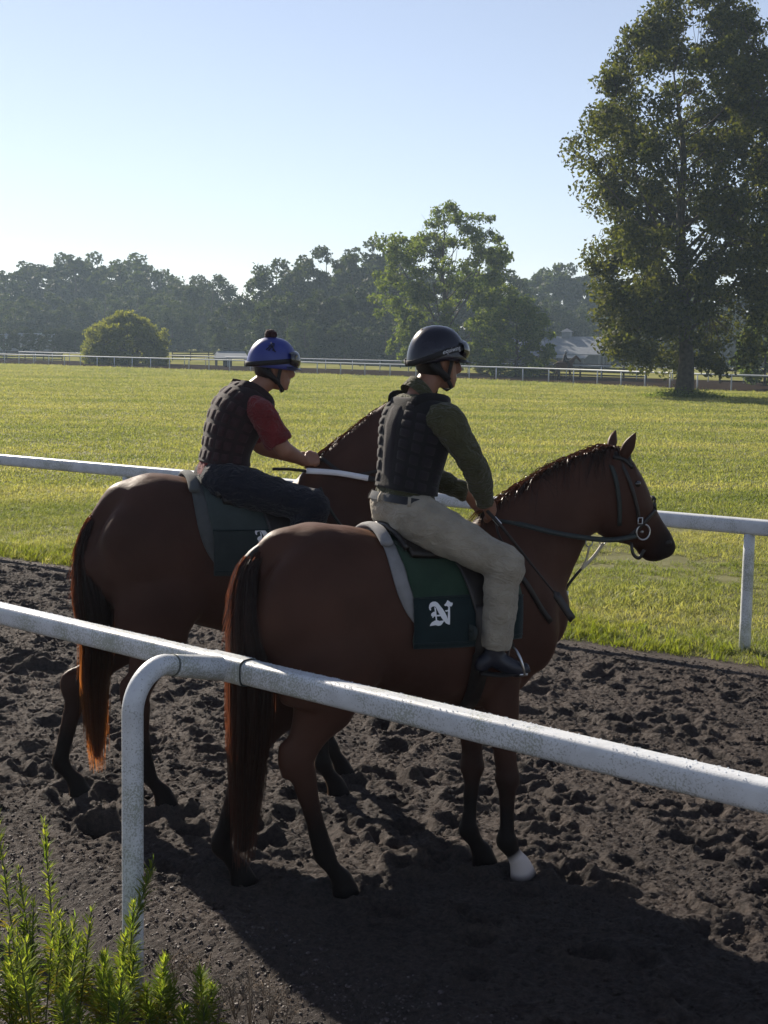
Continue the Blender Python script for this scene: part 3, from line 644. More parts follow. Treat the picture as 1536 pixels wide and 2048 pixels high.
    # hair under the helmet edge
    hr = ellipsoid(HW(-0.022, 0, 0.012), (0.1, 0.1, 0.1)); f = nrm(J['head_fwd']); u = nrm(J['head_up'] - f * (J['head_up'] @ f)); l = np.cross(u, f)
    R = np.stack([f, l, u], 1); hs_ = style.get('head', 1.0)
    hair = ellipsoid(HW(-0.026, 0, 0.0), (0.083 * hs_, 0.080 * hs_, 0.088 * hs_), R); hair.build('hair', M['hair'], root)
    return root, T, HW, (f, l, u), base

def helmet(root, HW, ax, M, s, tilt, kind):
    """shell with brim; goggles pushed up on it"""
    f, l, u = ax; ct, st = math.cos(tilt), math.sin(tilt); f2 = f * ct + u * st; u2 = u * ct - f * st
    def W_(x, y, z): return HW(0, 0, 0.035) + (f2 * x + l * y + u2 * z) * s
    seg, nv = 40, 16; V = []
    for i in range(nv + 1):
        ph = i / nv * math.pi / 2
        for j in range(seg):
            t = 2 * math.pi * j / seg; rx = 0.136 if math.cos(t) > 0 else 0.138; drop = -0.030 - (0.030 * max(0, -math.cos(t)) if kind == 'jockey' else 0.01)
            sp = math.sin(ph); cp = math.cos(ph)
            r = cp ** 0.92
            V.append(W_(-0.012 + rx * r * math.cos(t), 0.112 * r * math.sin(t), 0.122 * sp ** 0.95 + drop * (1 - sp) ** 1.5))
    # an inner lip so that the shell has thickness
    Fc = [(i * seg + j, i * seg + (j + 1) % seg, (i + 1) * seg + (j + 1) % seg, (i + 1) * seg + j) for i in range(nv) for j in range(seg)]
    b = len(V)
    for k, (q, dz) in enumerate(((0.93, -0.004), (0.90, 0.03))):
        for j in range(seg):
            t = 2 * math.pi * j / seg; rx = 0.136 if math.cos(t) > 0 else 0.138; drop = -0.030 - (0.030 * max(0, -math.cos(t)) if kind == 'jockey' else 0.01)
            V.append(W_(-0.012 + rx * q * math.cos(t), 0.112 * q * math.sin(t), drop + dz))
    Fc += [(j, b + j, b + (j + 1) % seg, (j + 1) % seg) for j in range(seg)] + [(b + j, b + seg + j, b + seg + (j + 1) % seg, b + (j + 1) % seg) for j in range(seg)]
    hel = Shell().add(V, Fc).build('helmet', M['helmet'], root)
    def surf(t, z, off=0.0):   # a point on the shell at bearing t (0 front, + left) and height z
        sp = min(max((z + 0.0) / 0.122, 0), 1) ** (1 / 0.95); r = math.sqrt(max(0, 1 - sp * sp)) ** 0.92; rx = 0.136 if math.cos(t) > 0 else 0.138
        drop = -0.030 - (0.030 * max(0, -math.cos(t)) if kind == 'jockey' else 0.01)
        zz = z + drop * (1 - sp) ** 1.5
        p = np.array([-0.012 + (rx + off) * r * math.cos(t), (0.112 + off) * r * math.sin(t), zz + off * sp]); return W_(*p)
    # brim
    V = []; n = 17
    for k, (ext, dz, th) in enumerate(((0.0, 0.0, 0), (0.030, -0.010, 0), (0.030, -0.014, 0), (0.0, -0.008, 0))):
        for j in range(n):
            t = (j / (n - 1) - 0.5) * 2.1; e = ext * math.cos(t * 1.35) ** 0.6 if abs(t * 1.35) < math.pi / 2 else 0
            V.append(W_(-0.012 + (0.134 + e) * math.cos(t), (0.111 + e * 0.7) * math.sin(t), -0.024 + dz))
    Fc = [(k * n + j, k * n + j + 1, ((k + 1) % 4) * n + j + 1, ((k + 1) % 4) * n + j) for k in range(4) for j in range(n - 1)]
    Shell().add(V, Fc).build('brim', M['brim'], hel)
    # goggle strap all the way round, and lens in front
    P = []; N = []
    for t in np.linspace(-math.pi, math.pi, 49):
        z = 0.028 + 0.026 * math.cos(t) if kind == 'jockey' else 0.020 + 0.018 * math.cos(t)
        p = surf(t, max(z, 0.004), 0.003); P.append(p); N.append(p - W_(-0.012, 0, 0.0))
    gs = ribbon(P, 0.013, np.array(N), 0.003).build('goggles', M['strap'], hel)
    V = []; n, m = 21, 6
    for i in range(m + 1):
        for j in range(n):
            t = (j / (n - 1) - 0.5) * 1.9; h = (i / m - 0.5) * 0.062 * (1 - 0.35 * abs(t / 0.95) ** 3); bul = 0.016 * math.sin(math.pi * i / m) ** 0.5
            p = surf(t, 0.040 + h, 0.004 + bul); V.append(p)
    Fc = [(i * n + j, i * n + j + 1, (i + 1) * n + j + 1, (i + 1) * n + j) for i in range(m) for j in range(n - 1)]
    Shell().add(V, Fc).build('lens', M['lens'], gs)
    # harness straps under the ears to the chin
    for sg in (-1, 1):
        for x0 in (0.03, -0.06):
            P = [HW(x0, sg * 0.084, 0.02), HW(x0 * 0.55 + 0.005, sg * 0.083, -0.03), HW(0.022, sg * 0.064, -0.085)]
            ribbon(catmull(np.array(P), 4), 0.010, P[0] - HW(0, 0, 0), 0.003).build('chin_strap', M['strap'], hel)
        P = [HW(0.022, sg * 0.066, -0.08), HW(0.050, sg * 0.045, -0.112), HW(0.058, 0, -0.126)]
        ribbon(catmull(np.array(P), 4), 0.009, HW(0.04, sg * 0.05, -0.12) - HW(0, 0, -0.05), 0.003).build('chin_strap', M['strap'], hel)
    # padded harness behind the ear
    for sg in (-1, 1):
        P = [HW(-0.085, sg * 0.055, -0.005), HW(-0.045, sg * 0.082, -0.035), HW(0.0, sg * 0.078, -0.062), HW(0.025, sg * 0.066, -0.082)]
        ribbon(catmull(np.array(P), 4), 0.016, P[1] - HW(0, 0, 0), 0.006).build('harness', M['strap'], hel)
    return hel, surf, W_

def wrap_text(body, size, place):
    cu = bpy.data.curves.new('txt', 'FONT'); cu.body = body; cu.size = size; cu.align_x = 'CENTER'; cu.extrude = 0.0
    o = bpy.data.objects.new('txt', cu); COL.objects.link(o); dg = bpy.context.evaluated_depsgraph_get(); dg.update()
    me = bpy.data.meshes.new_from_object(o.evaluated_get(dg), depsgraph=dg); bpy.data.objects.remove(o)
    for v in me.vertices: v.co = Vector(place(v.co.x, v.co.y))
    me.update(); return me

SKIN = material('skin_tan', (0.24, 0.12, 0.08), (0.29, 0.15, 0.10), scale=20, rough=0.5, spec=0.35)
SKIN2 = material('skin_brown', (0.22, 0.105, 0.065), (0.27, 0.13, 0.085), scale=20, rough=0.5, spec=0.35)
HAIRP = plain('black_hair', (0.012, 0.009, 0.008), rough=0.5)
BLK_LEATHER = material('black_leather', (0.012, 0.011, 0.012), (0.022, 0.020, 0.020), scale=30, rough=0.42, bump=0.1)
BOOT = material('black_boot', (0.014, 0.014, 0.022), (0.026, 0.026, 0.036), scale=30, rough=0.38, bump=0.1)
SOLE = plain('boot_sole', (0.02, 0.017, 0.015), rough=0.8)
def fabric(name, c, b=0.25, bs=220, **k): return material(name, c, tuple(x * 1.25 for x in c), scale=14, rough=0.9, spec=0.15, bump=b, bscale=bs, sheen=0.15, **k)
WHITE_EYE = plain('eye_dark', (0.03, 0.02, 0.015), rough=0.15)

# ---- near rider
pi = math.pi
J1 = dict(pelvis=(-0.02, 0, 1.70), waist=(-0.005, 0, 1.80), ribs=(0.018, 0, 1.94), chest=(0.038, 0, 2.065), neck=(0.05, 0, 2.205), head=nl(877, 722), fwd=(1, 0.18, 0), head_fwd=(1, -0.02, -0.06), head_up=(0.03, 0, 1),
          shoulder_r=nl(895, 842, -0.185), shoulder_l=(0.03, 0.185, 2.10), elbow_r=nl(948, 930, -0.255), elbow_l=(0.10, 0.27, 1.87), wrist_r=nl(972, 1006, -0.15), wrist_l=nl(935, 985, 0.05), hand_r=nl(990, 1040, -0.10), hand_l=nl(958, 1008, 0.04),
          hip_r=(0.0, -0.115, 1.66), hip_l=(0.0, 0.115, 1.66), knee_r=nl(1008, 1128, -0.345), knee_l=(0.40, 0.345, 1.42), ankle_r=nl(990, 1312, -0.335), ankle_l=(0.30, 0.335, 1.02), toe_r=nl(1058, 1333, -0.375), toe_l=(0.47, 0.375, 0.98))
pan = []
edges = [0.315 + 0.064 * k for k in range(9)]
for k in range(1): pan.append((pi - 0.23, pi + 0.23, 0.32, 0.865, 0.0))
for sg in (-1, 1):
    for c0, c1 in ((0.25, 0.70), (0.72, 1.16), (1.18, 1.62), (1.64, 2.1)):
        for k in range(8):
            b0, b1 = edges[k], edges[k + 1] - 0.004
            if c0 > 0.7 and b1 > 0.80: continue
            if c0 > 1.1 and b1 > 0.70: continue
            a0, a1 = (pi + c0, pi + c1) if sg > 0 else (pi - c1, pi - c0)
            sk_ = -0.028
            pan.append((a0, a1, b0 + 0.02, b1 + 0.02, sk_ if c0 < 1.1 else -0.02))
M1 = dict(skin=SKIN2, eye=WHITE_EYE, shirt=fabric('olive_shirt', (0.056, 0.054, 0.027), fold=0.75), trousers=fabric('khaki_jeans', (0.29, 0.255, 0.20), 0.35, 400, fold=0.5), belt=BLK_LEATHER, boot=BOOT, sole=SOLE,
          vest=fabric('vest_black', (0.013, 0.012, 0.013)), panel=fabric('vest_panel_charcoal', (0.020, 0.017, 0.020)), hair=HAIRP,
          helmet=material('helmet_gloss_black', (0.010, 0.010, 0.018), (0.014, 0.012, 0.022), rough=0.26, spec=0.45, coat=0.15), brim=BLK_LEATHER, strap=plain('strap_black', (0.014, 0.013, 0.014), rough=0.7), lens=plain('goggle_lens', (0.02, 0.02, 0.025), rough=0.1, spec=0.8))
p1, T1, HW1, ax1, base1 = rider(NEAR, 'rider in black helmet, olive shirt, dark body protector and khaki trousers', J1, M1, dict(collar=True, belt=True, trouser_top=0.24, vest=(0.29, 0.875), panels=pan, shirt_bottom=0.25, sleeve=1.0, leg_cut=0.93))
hel1, hs1, HF1 = helmet(p1, HW1, ax1, M1, 1.0, 0.02, 'jockey')
LET = plain('print_pale', (0.55, 0.56, 0.58), rough=0.5)
me = wrap_text('equiwing', 0.024, lambda x, y: hs1(-1.38 + x / 0.125, 0.0225 + 0.026 * math.cos(-1.38 + x / 0.125) + y * 0.9, 0.0075))
link('lettering', me, LET, hel1)
ellipsoid(HF1(-0.085, 0, 0.094), (0.012, 0.018, 0.010)).build('vent_cap', M1['strap'], hel1)

# ---- far rider
J2 = dict(pelvis=(-0.205, 0, 1.725), waist=(-0.195, 0, 1.83), ribs=(-0.165, 0, 1.95), chest=(-0.115, 0, 2.06), neck=(-0.03, 0, 2.18), head=fl(548, 734), fwd=(1, 0.02, -0.12), head_fwd=(1, -0.12, -0.10), head_up=(0.05, 0, 1),
          shoulder_r=fl(520, 822, -0.18), shoulder_l=(-0.10, 0.18, 2.08), elbow_r=fl(568, 900, -0.22), elbow_l=(0.04, 0.22, 1.86), wrist_r=fl(608, 922, -0.10), wrist_l=(0.20, 0.10, 1.80), hand_r=fl(640, 915, -0.07), hand_l=(0.27, 0.07, 1.79),
          hip_r=(-0.22, -0.115, 1.69), hip_l=(-0.22, 0.115, 1.69), knee_r=fl(625, 1012, -0.34), knee_l=(0.20, 0.34, 1.56), ankle_r=(0.06, -0.34, 1.15), ankle_l=(0.06, 0.34, 1.15), toe_r=(0.22, -0.375, 1.11), toe_l=(0.22, 0.375, 1.11))
pan2 = []
for sg in (-1, 1):
    for c0, c1 in ((0.01, 0.36), (0.38, 0.73), (0.75, 1.12), (1.14, 1.52), (1.54, 1.95)):
        for k in range(7):
            b0 = 0.275 + 0.083 * k; b1 = b0 + 0.078
            if c0 > 1.0 and b1 > 0.70: continue
            if c0 > 0.7 and b1 > 0.80: continue
            a0, a1 = (pi + c0, pi + c1) if sg > 0 else (pi - c1, pi - c0); pan2.append((a0, a1, b0, b1, 0.0))
M2 = dict(M1); M2.update(skin=SKIN, shirt=fabric('maroon_tshirt', (0.13, 0.018, 0.020), fold=0.7), trousers=fabric('navy_jeans', (0.011, 0.012, 0.019), 0.3, 400, fold=0.6), vest=fabric('vest_dark_maroon', (0.022, 0.014, 0.015)), panel=fabric('vest_panel_maroon_black', (0.034, 0.018, 0.020)),
     helmet=material('helmet_cover_blue', (0.024, 0.034, 0.19), (0.030, 0.044, 0.23), scale=10, rough=0.42, spec=0.5, coat=0.15), brim=plain('brim_navy', (0.02, 0.022, 0.06), rough=0.3, spec=0.6))
p2, T2, HW2, ax2, base2 = rider(FAR, 'rider in blue pompom helmet and red shirt leaning forward on the farther horse', J2, M2, dict(scale=1.07, trouser_top=0.16, vest=(0.26, 0.875), panels=pan2, shirt_bottom=0.02, sleeve=0.85, leg_cut=0.93))
hel2, hs2, HF2 = helmet(p2, HW2, ax2, M2, 1.0, 0.0, 'cap')
pom = remesh([ellipsoid(HF2(-0.035, 0, 0.132), (0.034, 0.032, 0.030))], 0.005, 1); wrinkle(pom, 0.005, 90); link('pompom', pom, fabric('pompom_dark_red', (0.03, 0.012, 0.014)), hel2)
# scribbled emblem on the cap and the badge on the goggle band
def cap_line(pts, w): return ribbon(np.array([hs2(-pi / 2 + x, z, 0.004) for x, z in pts]), w, hs2(-pi / 2, 0.06, 0.05) - hs2(-pi / 2, 0.06, 0.0), 0.0015)
S = Shell()
for pts in ([(-0.42, 0.062), (-0.32, 0.072), (-0.22, 0.088), (-0.10, 0.090), (-0.10, 0.080), (-0.22, 0.072), (-0.30, 0.060)], [(-0.26, 0.092), (-0.16, 0.078), (-0.06, 0.062), (0.0, 0.058)], [(-0.36, 0.078), (-0.24, 0.080), (-0.12, 0.070), (-0.12, 0.060)]): S.merge(cap_line(pts, 0.003))
S.build('emblem', plain('emblem_dark', (0.012, 0.012, 0.03)), hel2)
c = hs2(-0.62, 0.042, 0.014); n = nrm(c - HF2(-0.012, 0, 0.02))
uu = nrm(np.cross(n, (0, 0, 1))); ww = np.cross(uu, n)
for nm, r0, r1, mt in (('badge', 0.0, 0.014, plain('badge_gold', (0.32, 0.27, 0.12), rough=0.4)), ('badge_ring', 0.015, 0.019, plain('badge_rim', (0.05, 0.05, 0.05)))):
    V = []; Fc = []
    for j in range(20):
        a = 2 * pi * j / 20
        for r, h in ((r0, 0.004), (r1, 0.004), (r1, -0.004)): V.append(c + (uu * math.cos(a) + ww * math.sin(a)) * r + n * h)
    for j in range(20):
        k = (j + 1) % 20; Fc += [(j * 3, j * 3 + 1, k * 3 + 1, k * 3), (j * 3 + 1, j * 3 + 2, k * 3 + 2, k * 3 + 1)]
    Shell().add(V, Fc).build(nm, mt, hel2)
# ================================================================ tack: cloths, saddles, bridles, whips
GREEN = fabric('cloth_green', (0.020, 0.042, 0.026), 0.3, 300)
GREEN_BAND = fabric('cloth_dark_green_band', (0.010, 0.019, 0.020), 0.3, 300)
GREEN_SKYLIT = fabric('cloth_green_skylit', (0.042, 0.056, 0.054), 0.3, 300)  # farther cloth: green lightened to grey, skylight on its top painted in
BAND_SKYLIT = fabric('cloth_band_skylit', (0.026, 0.034, 0.034), 0.3, 300)  # its band, greyed along with the skylit cloth
PAD = fabric('pad_grey_white', (0.21, 0.205, 0.205), 0.3, 300)
PAD2 = fabric('pad_dark_grey', (0.07, 0.075, 0.075), 0.3, 300)
WHITE_PRINT = plain('print_white', (0.72, 0.72, 0.74), rough=0.6)
STEEL = material('steel', (0.45, 0.45, 0.46), (0.55, 0.55, 0.56), rough=0.28, metallic=1.0)
STRAP = material('tack_leather', (0.014, 0.011, 0.010), (0.024, 0.018, 0.015), scale=30, rough=0.45)
STRAP_G = material('tack_dark_green', (0.016, 0.022, 0.020), (0.024, 0.030, 0.027), scale=30, rough=0.55)

class Skin:
    """places things on a horse's surface by casting rays against its body mesh"""
    def __init__(s, bvh, axis_z=1.18): s.b = bvh; s.z = axis_z
    def hit(s, x, phi, off=0.0):
        """phi: 0 = straight up, negative = right side"""
        o = Vector((x, 0, s.z)); d = Vector((0, math.sin(phi), math.cos(phi)))
        h = s.b.ray_cast(o + d * 1.5, -d)
        p, n = h[0], h[1]
        if p is None: p, n = o + d * 0.27, d
        return np.array(p + d * off), np.array(d)
    def side(s, x, z, sgn, off=0.0):
        h = s.b.ray_cast(Vector((x, sgn * 1.2, z)), Vector((0, -sgn, 0)))
        p = h[0] if h[0] is not None else Vector((x, sgn * 0.2, z))
        return np.array(p) + np.array([0, sgn * off, 0]), np.array([0, sgn, 0.0])
    def strap(s, pts, w, off=0.006, thick=0.004, n=5):
        """pts: (x, z, sgn) on the side of the body"""
        Q = catmull(np.array([(a, b, c) for a, b, c in pts], float), n); P = []; N = []
        for x, z, sg in Q:
            p, d = s.side(x, z, math.copysign(1, sg), off); P.append(p); N.append(d)
        return ribbon(P, w, np.array(N), thick)
    def sheet(s, edge0, edge1, phis, offs=0.012, m=16, thick=0.006, hem=0.0):
        """cloth between two edges x = edge0(phi), edge1(phi) for the given bearings, with thickness"""
        V = []; n = len(phis)
        for layer in (1, 0):
            for phi in phis:
                for i in range(m + 1):
                    x = edge0(phi) + (edge1(phi) - edge0(phi)) * i / m
                    p, d = s.hit(x, phi, offs + (thick if layer else 0)); V.append(p)
        V = np.array(V); k = n * (m + 1)
        for _ in range(2):     # let the cloth bridge small hollows
            for L in (0, 1):
                G = V[L * k:(L + 1) * k].reshape(n, m + 1, 3); G[1:-1, 1:-1] = G[1:-1, 1:-1] * 0.5 + 0.125 * (G[:-2, 1:-1] + G[2:, 1:-1] + G[1:-1, :-2] + G[1:-1, 2:])
                V[L * k:(L + 1) * k] = G.reshape(-1, 3)
        Fc = []
        for i in range(n - 1):
            for j in range(m):
                a = i * (m + 1) + j; Fc.append((a, a + 1, a + m + 2, a + m + 1)); Fc.append((k + a, k + a + m + 1, k + a + m + 2, k + a + 1))
        ring = [(0, j) for j in range(m)] + [(i, m) for i in range(n - 1)] + [(n - 1, j) for j in range(m, 0, -1)] + [(i, 0) for i in range(n - 1, 0, -1)]
        idx = [i * (m + 1) + j for i, j in ring]
        for a, b in zip(idx, idx[1:] + idx[:1]): Fc.append((b, a, k + a, k + b))
        return Shell().add(V, Fc)

# the blackletter N, in units of a drawing 300 wide, traced stroke by stroke
N_STROKES = [
    [(210, 270), (216, 245), (232, 222), (258, 210), (290, 208), (318, 222), (345, 255), (378, 296), (402, 335), (420, 372), (432, 405), (441, 300), (446, 272), (466, 270), (464, 320), (461, 400), (457, 472), (440, 470), (410, 455), (385, 428), (358, 392), (330, 345), (308, 302), (292, 268), (270, 260), (248, 264), (233, 278), (236, 300), (226, 306), (214, 292)],
    [(395, 252), (418, 232), (443, 200), (460, 212), (478, 227), (503, 232), (500, 254), (482, 272), (464, 268), (445, 276), (428, 262), (408, 264)],
    [(274, 268), (292, 278), (303, 420), (287, 424)],
    [(232, 350), (240, 335), (258, 322), (278, 318), (284, 330), (286, 372), (266, 372), (256, 388), (244, 384), (248, 372), (236, 366)],
    [(300, 356), (350, 356), (362, 372), (301, 373)],
    [(402, 312), (443, 306), (442, 324), (412, 326)],
    [(215, 478), (222, 458), (240, 436), (270, 420), (300, 412), (330, 425), (382, 421), (384, 434), (362, 462), (344, 476), (318, 480), (285, 470), (245, 474)]]
def blackletter(skin, x0, z0, size, sgn, off, bvh_cloth):
    """x0,z0 = lower left of the letter as seen on the right side; size = letter height"""
    bm = bmesh.new()
    for st in N_STROKES:
        vs = [bm.verts.new((a, 0, b)) for a, b in st]
        for t in tessellate_polygon([[Vector((a, -b, 0)) for a, b in st]]):
            try: bm.faces.new([vs[i] for i in t])
            except ValueError: pass
    for _ in range(3):
        big = [e for e in bm.edges if e.calc_length() > 24]
        if big: bmesh.ops.subdivide_edges(bm, edges=big, cuts=1); bmesh.ops.triangulate(bm, faces=bm.faces[:])
    k = size / 280.0
    for v in bm.verts:
        x = x0 + (v.co.x - 210) * k; z = z0 + (480 - v.co.z) * k
        h = bvh_cloth.ray_cast(Vector((x, sgn * 1.2, z)), Vector((0, -sgn, 0)))
        y = h[0].y if h[0] is not None else skin.side(x, z, sgn)[0][1]
        v.co = (x, y + sgn * off, z)
    bm.verts.index_update()
    return Shell().add([tuple(v.co) for v in bm.verts], [tuple(v.index for v in f.verts) for f in bm.faces])

def saddlery(fr, bvh, J, nm, k, stirrup_ankle, zoff, cloth_x, letter):
    sk = Skin(bvh, 1.18 + zoff); loc = tuple(fr.o)
    out = {}
    # cloth
    cl = thing('saddle_cloth', nm['cloth'], 'saddle cloth', loc, fr.th)
    xa, xb = cloth_x
    lo = (1.76, 1.60)[k]
    def e0(phi): return xa + 0.05 * min(1, abs(phi) / 1.0) ** 1.5
    def e1(phi): return xb - 0.17 * max(0, 1 - abs(phi) / 1.0)
    ph = [p for p in np.linspace(-lo, lo, 45)]
    c_o = sk.sheet(e0, e1, ph, 0.012, m=18); me = c_o.mesh('cloth'); wrinkle(me, 0.009, 10, 2.0); link('cloth', me, GREEN if k == 0 else GREEN_SKYLIT, cl)
    for sg in (-1, 1):
        phb = np.linspace((1.06, 0.90)[k], lo + 0.02, 20) * sg
        b_o = sk.sheet(lambda p: e0(p) - 0.004, lambda p: xb + 0.002, list(phb), 0.021, m=18, thick=0.006); meb = b_o.mesh('lower_band'); band = link('lower_band', meb, GREEN_BAND if k == 0 else BAND_SKYLIT, cl)
        # piping and folds on the band
        for z_ in ((1.07, 0.91)[k], lo - 0.06):
            P = [sk.hit(e0(z_) - 0.004 + (xb + 0.006 - e0(z_)) * i / 18, z_ * sg, 0.030)[0] for i in range(19)]
            tube(P, 0.0035, seg=6, sub=1).build('hem_piping', GREEN_BAND, band)
        if sg == letter[3]:
            bl = blackletter(sk, letter[0], letter[1], letter[2], sg, 0.004, bvh_of(meb)); bl.build('letter', WHITE_PRINT, band)
            # loose loop of webbing hanging on the band
            P = [sk.hit(letter[0] + 0.185, 1.52 * sg, 0.030)[0], sk.hit(letter[0] + 0.20, 1.54 * sg, 0.062)[0], sk.hit(letter[0] + 0.195, 1.60 * sg, 0.060)[0], sk.hit(letter[0] + 0.185, 1.63 * sg, 0.032)[0]]
            ribbon(catmull(np.array(P), 5), 0.020, np.array([1.0, 0, 0.0]), 0.004).build('webbing_loop', STRAP_G, band)
    # pad under the cloth, showing behind it
    pd = thing('saddle_pad', nm['pad'], 'saddle pad', loc, fr.th)
    ph2 = list(np.linspace(-1.42, 1.42, 37))
    def p0(phi): a = min(1, abs(phi) / 1.42); return xa - 0.042 - 0.010 * math.sin(math.pi * a) + 0.10 * a ** 3
    PADM = PAD if k == 0 else PAD2
    pm = sk.sheet(p0, lambda p: e1(p) - 0.06, ph2, 0.002, m=12, thick=0.008).mesh('pad'); link('pad', pm, PADM, pd)
    P = [sk.hit(xa - 0.035, p, 0.026)[0] for p in np.linspace(-0.42, 0.42, 11)]
    loft(P, [0.016] * 11, [0.030] * 11, lat=(1, 0, 0), sub=2, seg=12).build('rear_roll', PADM, pd)
    # exercise saddle
    sd = thing('saddle', nm['saddle'], 'saddle', loc, fr.th)
    px = J['pelvis'][0]
    seat = sk.sheet(lambda p: px - 0.10 + 0.10 * abs(p), lambda p: px + 0.22, list(np.linspace(-0.55, 0.55, 21)), 0.022, m=18, thick=0.022)
    link('seat', seat.mesh('seat'), STRAP, sd)
    P = [sk.hit(px - 0.10 + 0.14 * abs(p) ** 2, p, 0.046)[0] for p in np.linspace(-0.5, 0.5, 13)]; tube(P, 0.014, seg=10, sub=2).build('cantle', STRAP, sd)
    for sg in (-1, 1):
        fl_ = sk.sheet(lambda p: px + 0.10 + 0.09 * abs(p), lambda p: px + 0.25 + 0.10 * math.sin(min(1, abs(p) / 1.3) * math.pi / 2), list(np.linspace(0.56, 1.55, 18) * sg), 0.030, m=10, thick=0.006)
        link('flap', fl_.mesh('flap'), STRAP, sd)
        gx = px + 0.26
        P = []; N = []
        for p in np.linspace(1.2, math.pi, 22):
            q, d = sk.hit(gx, p * sg, 0.012 + (0.024 if p < 1.9 else 0)); P.append(q); N.append(d)
        ribbon(P, 0.042, np.array(N), 0.005).build('girth', STRAP, sd)
        # stirrup leather and iron
        an = np.array(stirrup_ankle, float); an[1] = abs(an[1]) * sg
        top = sk.hit(px + 0.28, 0.95 * sg, 0.040)[0]; ir = an + np.array([0.085, 0.0, 0.035])
        ribbon([top, (top + ir) / 2 + np.array([0, 0.012 * sg, 0]), ir], 0.011, np.array([0, sg, 0.15]), 0.004).build('stirrup_leather', STRAP, sd)
        dn = np.array([0.25, 0, -1.0]); dn /= np.linalg.norm(dn); w = np.array([0.05, sg * 1.0, 0.0])
        P = [ir]
        for t_, h_ in ((0.028, 0.012), (0.052, 0.045), (0.060, 0.085), (0.058, 0.118)): P.append(ir + w * t_ + dn * h_)
        A_ = [p for p in P]; P2 = [ir + (p - ir) - 2 * w * ((p - ir) @ w) / (w @ w) for p in A_[1:]]
        st = tube(A_, 0.006, seg=8, sub=4); st.merge(tube([ir] + P2, 0.006, seg=8, sub=4)); st.build('stirrup_iron', STEEL, sd)
        ft = (A_[-1] + P2[-1]) / 2; box(ft, (0.020, 0.062, 0.006), 0.0, 0.002).build('stirrup_tread', STEEL, sd)
    return sk

nm1 = dict(cloth='green saddle cloth with white gothic N under the khaki-trousered rider', pad='pale grey saddle pad edging the cloth marked with a full white N', saddle='black exercise saddle under the khaki-trousered rider')
nm2 = dict(cloth='dark green saddle cloth under the rider with the blue helmet', pad='grey saddle pad under the rider with the blue helmet', saddle='black exercise saddle under the rider with the blue helmet')
n0 = nl(857, 1252, -0.30)
sk1 = saddlery(NEAR, bvh1, J1, nm1, 0, J1['ankle_r'], 0.0, (-0.135, 0.455), (n0[0], n0[2], 0.108, -1))
n1 = fl(511, 1098, -0.30)
sk2 = saddlery(FAR, bvh2, J2, nm2, 1, J2['ankle_r'], 0.06, (-0.36, 0.14), (n1[0], n1[2], 0.115, -1))

# ---- bridle and reins of the near horse
br = thing('bridle', 'dark leather bridle with reins and ring bit on the nearest horse', 'bridle', tuple(NEAR.o), NEAR.th)
def onhead(u, v, sgn, off=0.006, y=None):
    """a point on the cheek of the near horse under pixel (u, v) of the photograph, mirrored for the far cheek"""
    p = nl(u, v, -0.09); h = bvh1.ray_cast(Vector((p[0], -1.0, p[2])), Vector((0, 1, 0)))
    q = np.array(h[0]) if h[0] is not None else p; q = q + np.array([0, -off, 0])
    if sgn > 0: q = q * np.array([1, -1, 1])
    return q
def head_strap(pts, w, name, mat=STRAP, both=True, off=0.005):
    for sg in ((-1, 1) if both else (-1,)):
        P = catmull(np.array([onhead(u, v, sg, off) for u, v in pts]), 5)
        ribbon(P, w, np.array([0, sg, 0.0]), 0.004).build(name, mat, br)
head_strap([(1222, 900), (1228, 945), (1236, 1000), (1240, 1052)], 0.011, 'cheekpiece', STRAP_G)
head_strap([(1240, 905), (1256, 960), (1270, 1015), (1276, 1042)], 0.009, 'cheekpiece')
head_strap([(1318, 1000 + 22), (1300, 1035), (1282, 1052), (1264, 1072)], 0.010, 'noseband')
head_strap([(1232, 915), (1252, 920), (1268, 936)], 0.009, 'browband')
for pts, nm_, w_ in (([(1222, 900)], 'crownpiece', 0.012), ([(1318, 1022)], 'noseband', 0.010), ([(1264, 934)], 'browband', 0.009)):
    a = onhead(*pts[0], -1, 0.005); P = []
    top = bvh1.ray_cast(Vector((a[0], 0, a[2] + 0.6)), Vector((0, 0, -1)))[0]
    z_t = top.z if top is not None else a[2] + 0.03
    for t in np.linspace(-1, 1, 11): P.append((a[0] + (0.012 if nm_ != 'crownpiece' else -0.01) * (1 - t * t), a[1] * -t, a[2] + (max(z_t + 0.008, a[2] + 0.01) - a[2]) * (1 - t * t) ** 0.6))
    ribbon(P, w_, np.array([[0, -t * 0.8, 1 - abs(t) * 0.6] for t in np.linspace(1, -1, 11) * -1]), 0.004).build(nm_, STRAP, br)
for sg in (-1, 1):
    c = onhead(1287, 1064, sg, 0.012); P = [c + np.array([math.cos(a) * 0.037, 0.004 * sg, math.sin(a) * 0.037]) for a in np.linspace(0, 2 * pi, 25)]
    tube(P, 0.0042, seg=6, sub=1, cap=False).build('bit_ring', STEEL, br)
    bk = onhead(1277, 1040, sg, 0.012); P = [bk + np.array([x, 0, z]) for x, z in ((-0.012, 0.012), (0.012, 0.012), (0.012, -0.016), (-0.012, -0.016), (-0.012, 0.012))]; tube(P, 0.003, seg=6, sub=1).build('buckle', STEEL, br)
bit_c = onhead(1287, 1064, -1, 0.012); bit = tube([bit_c, bit_c * np.array([1, 0, 1]) - (0.01, 0, 0), bit_c * np.array([1, -1, 1])], 0.006, seg=8); bit.build('mouthpiece', STEEL, br)
hand_r = np.array(J1['hand_r']); hand_l = np.array(J1['hand_l'])
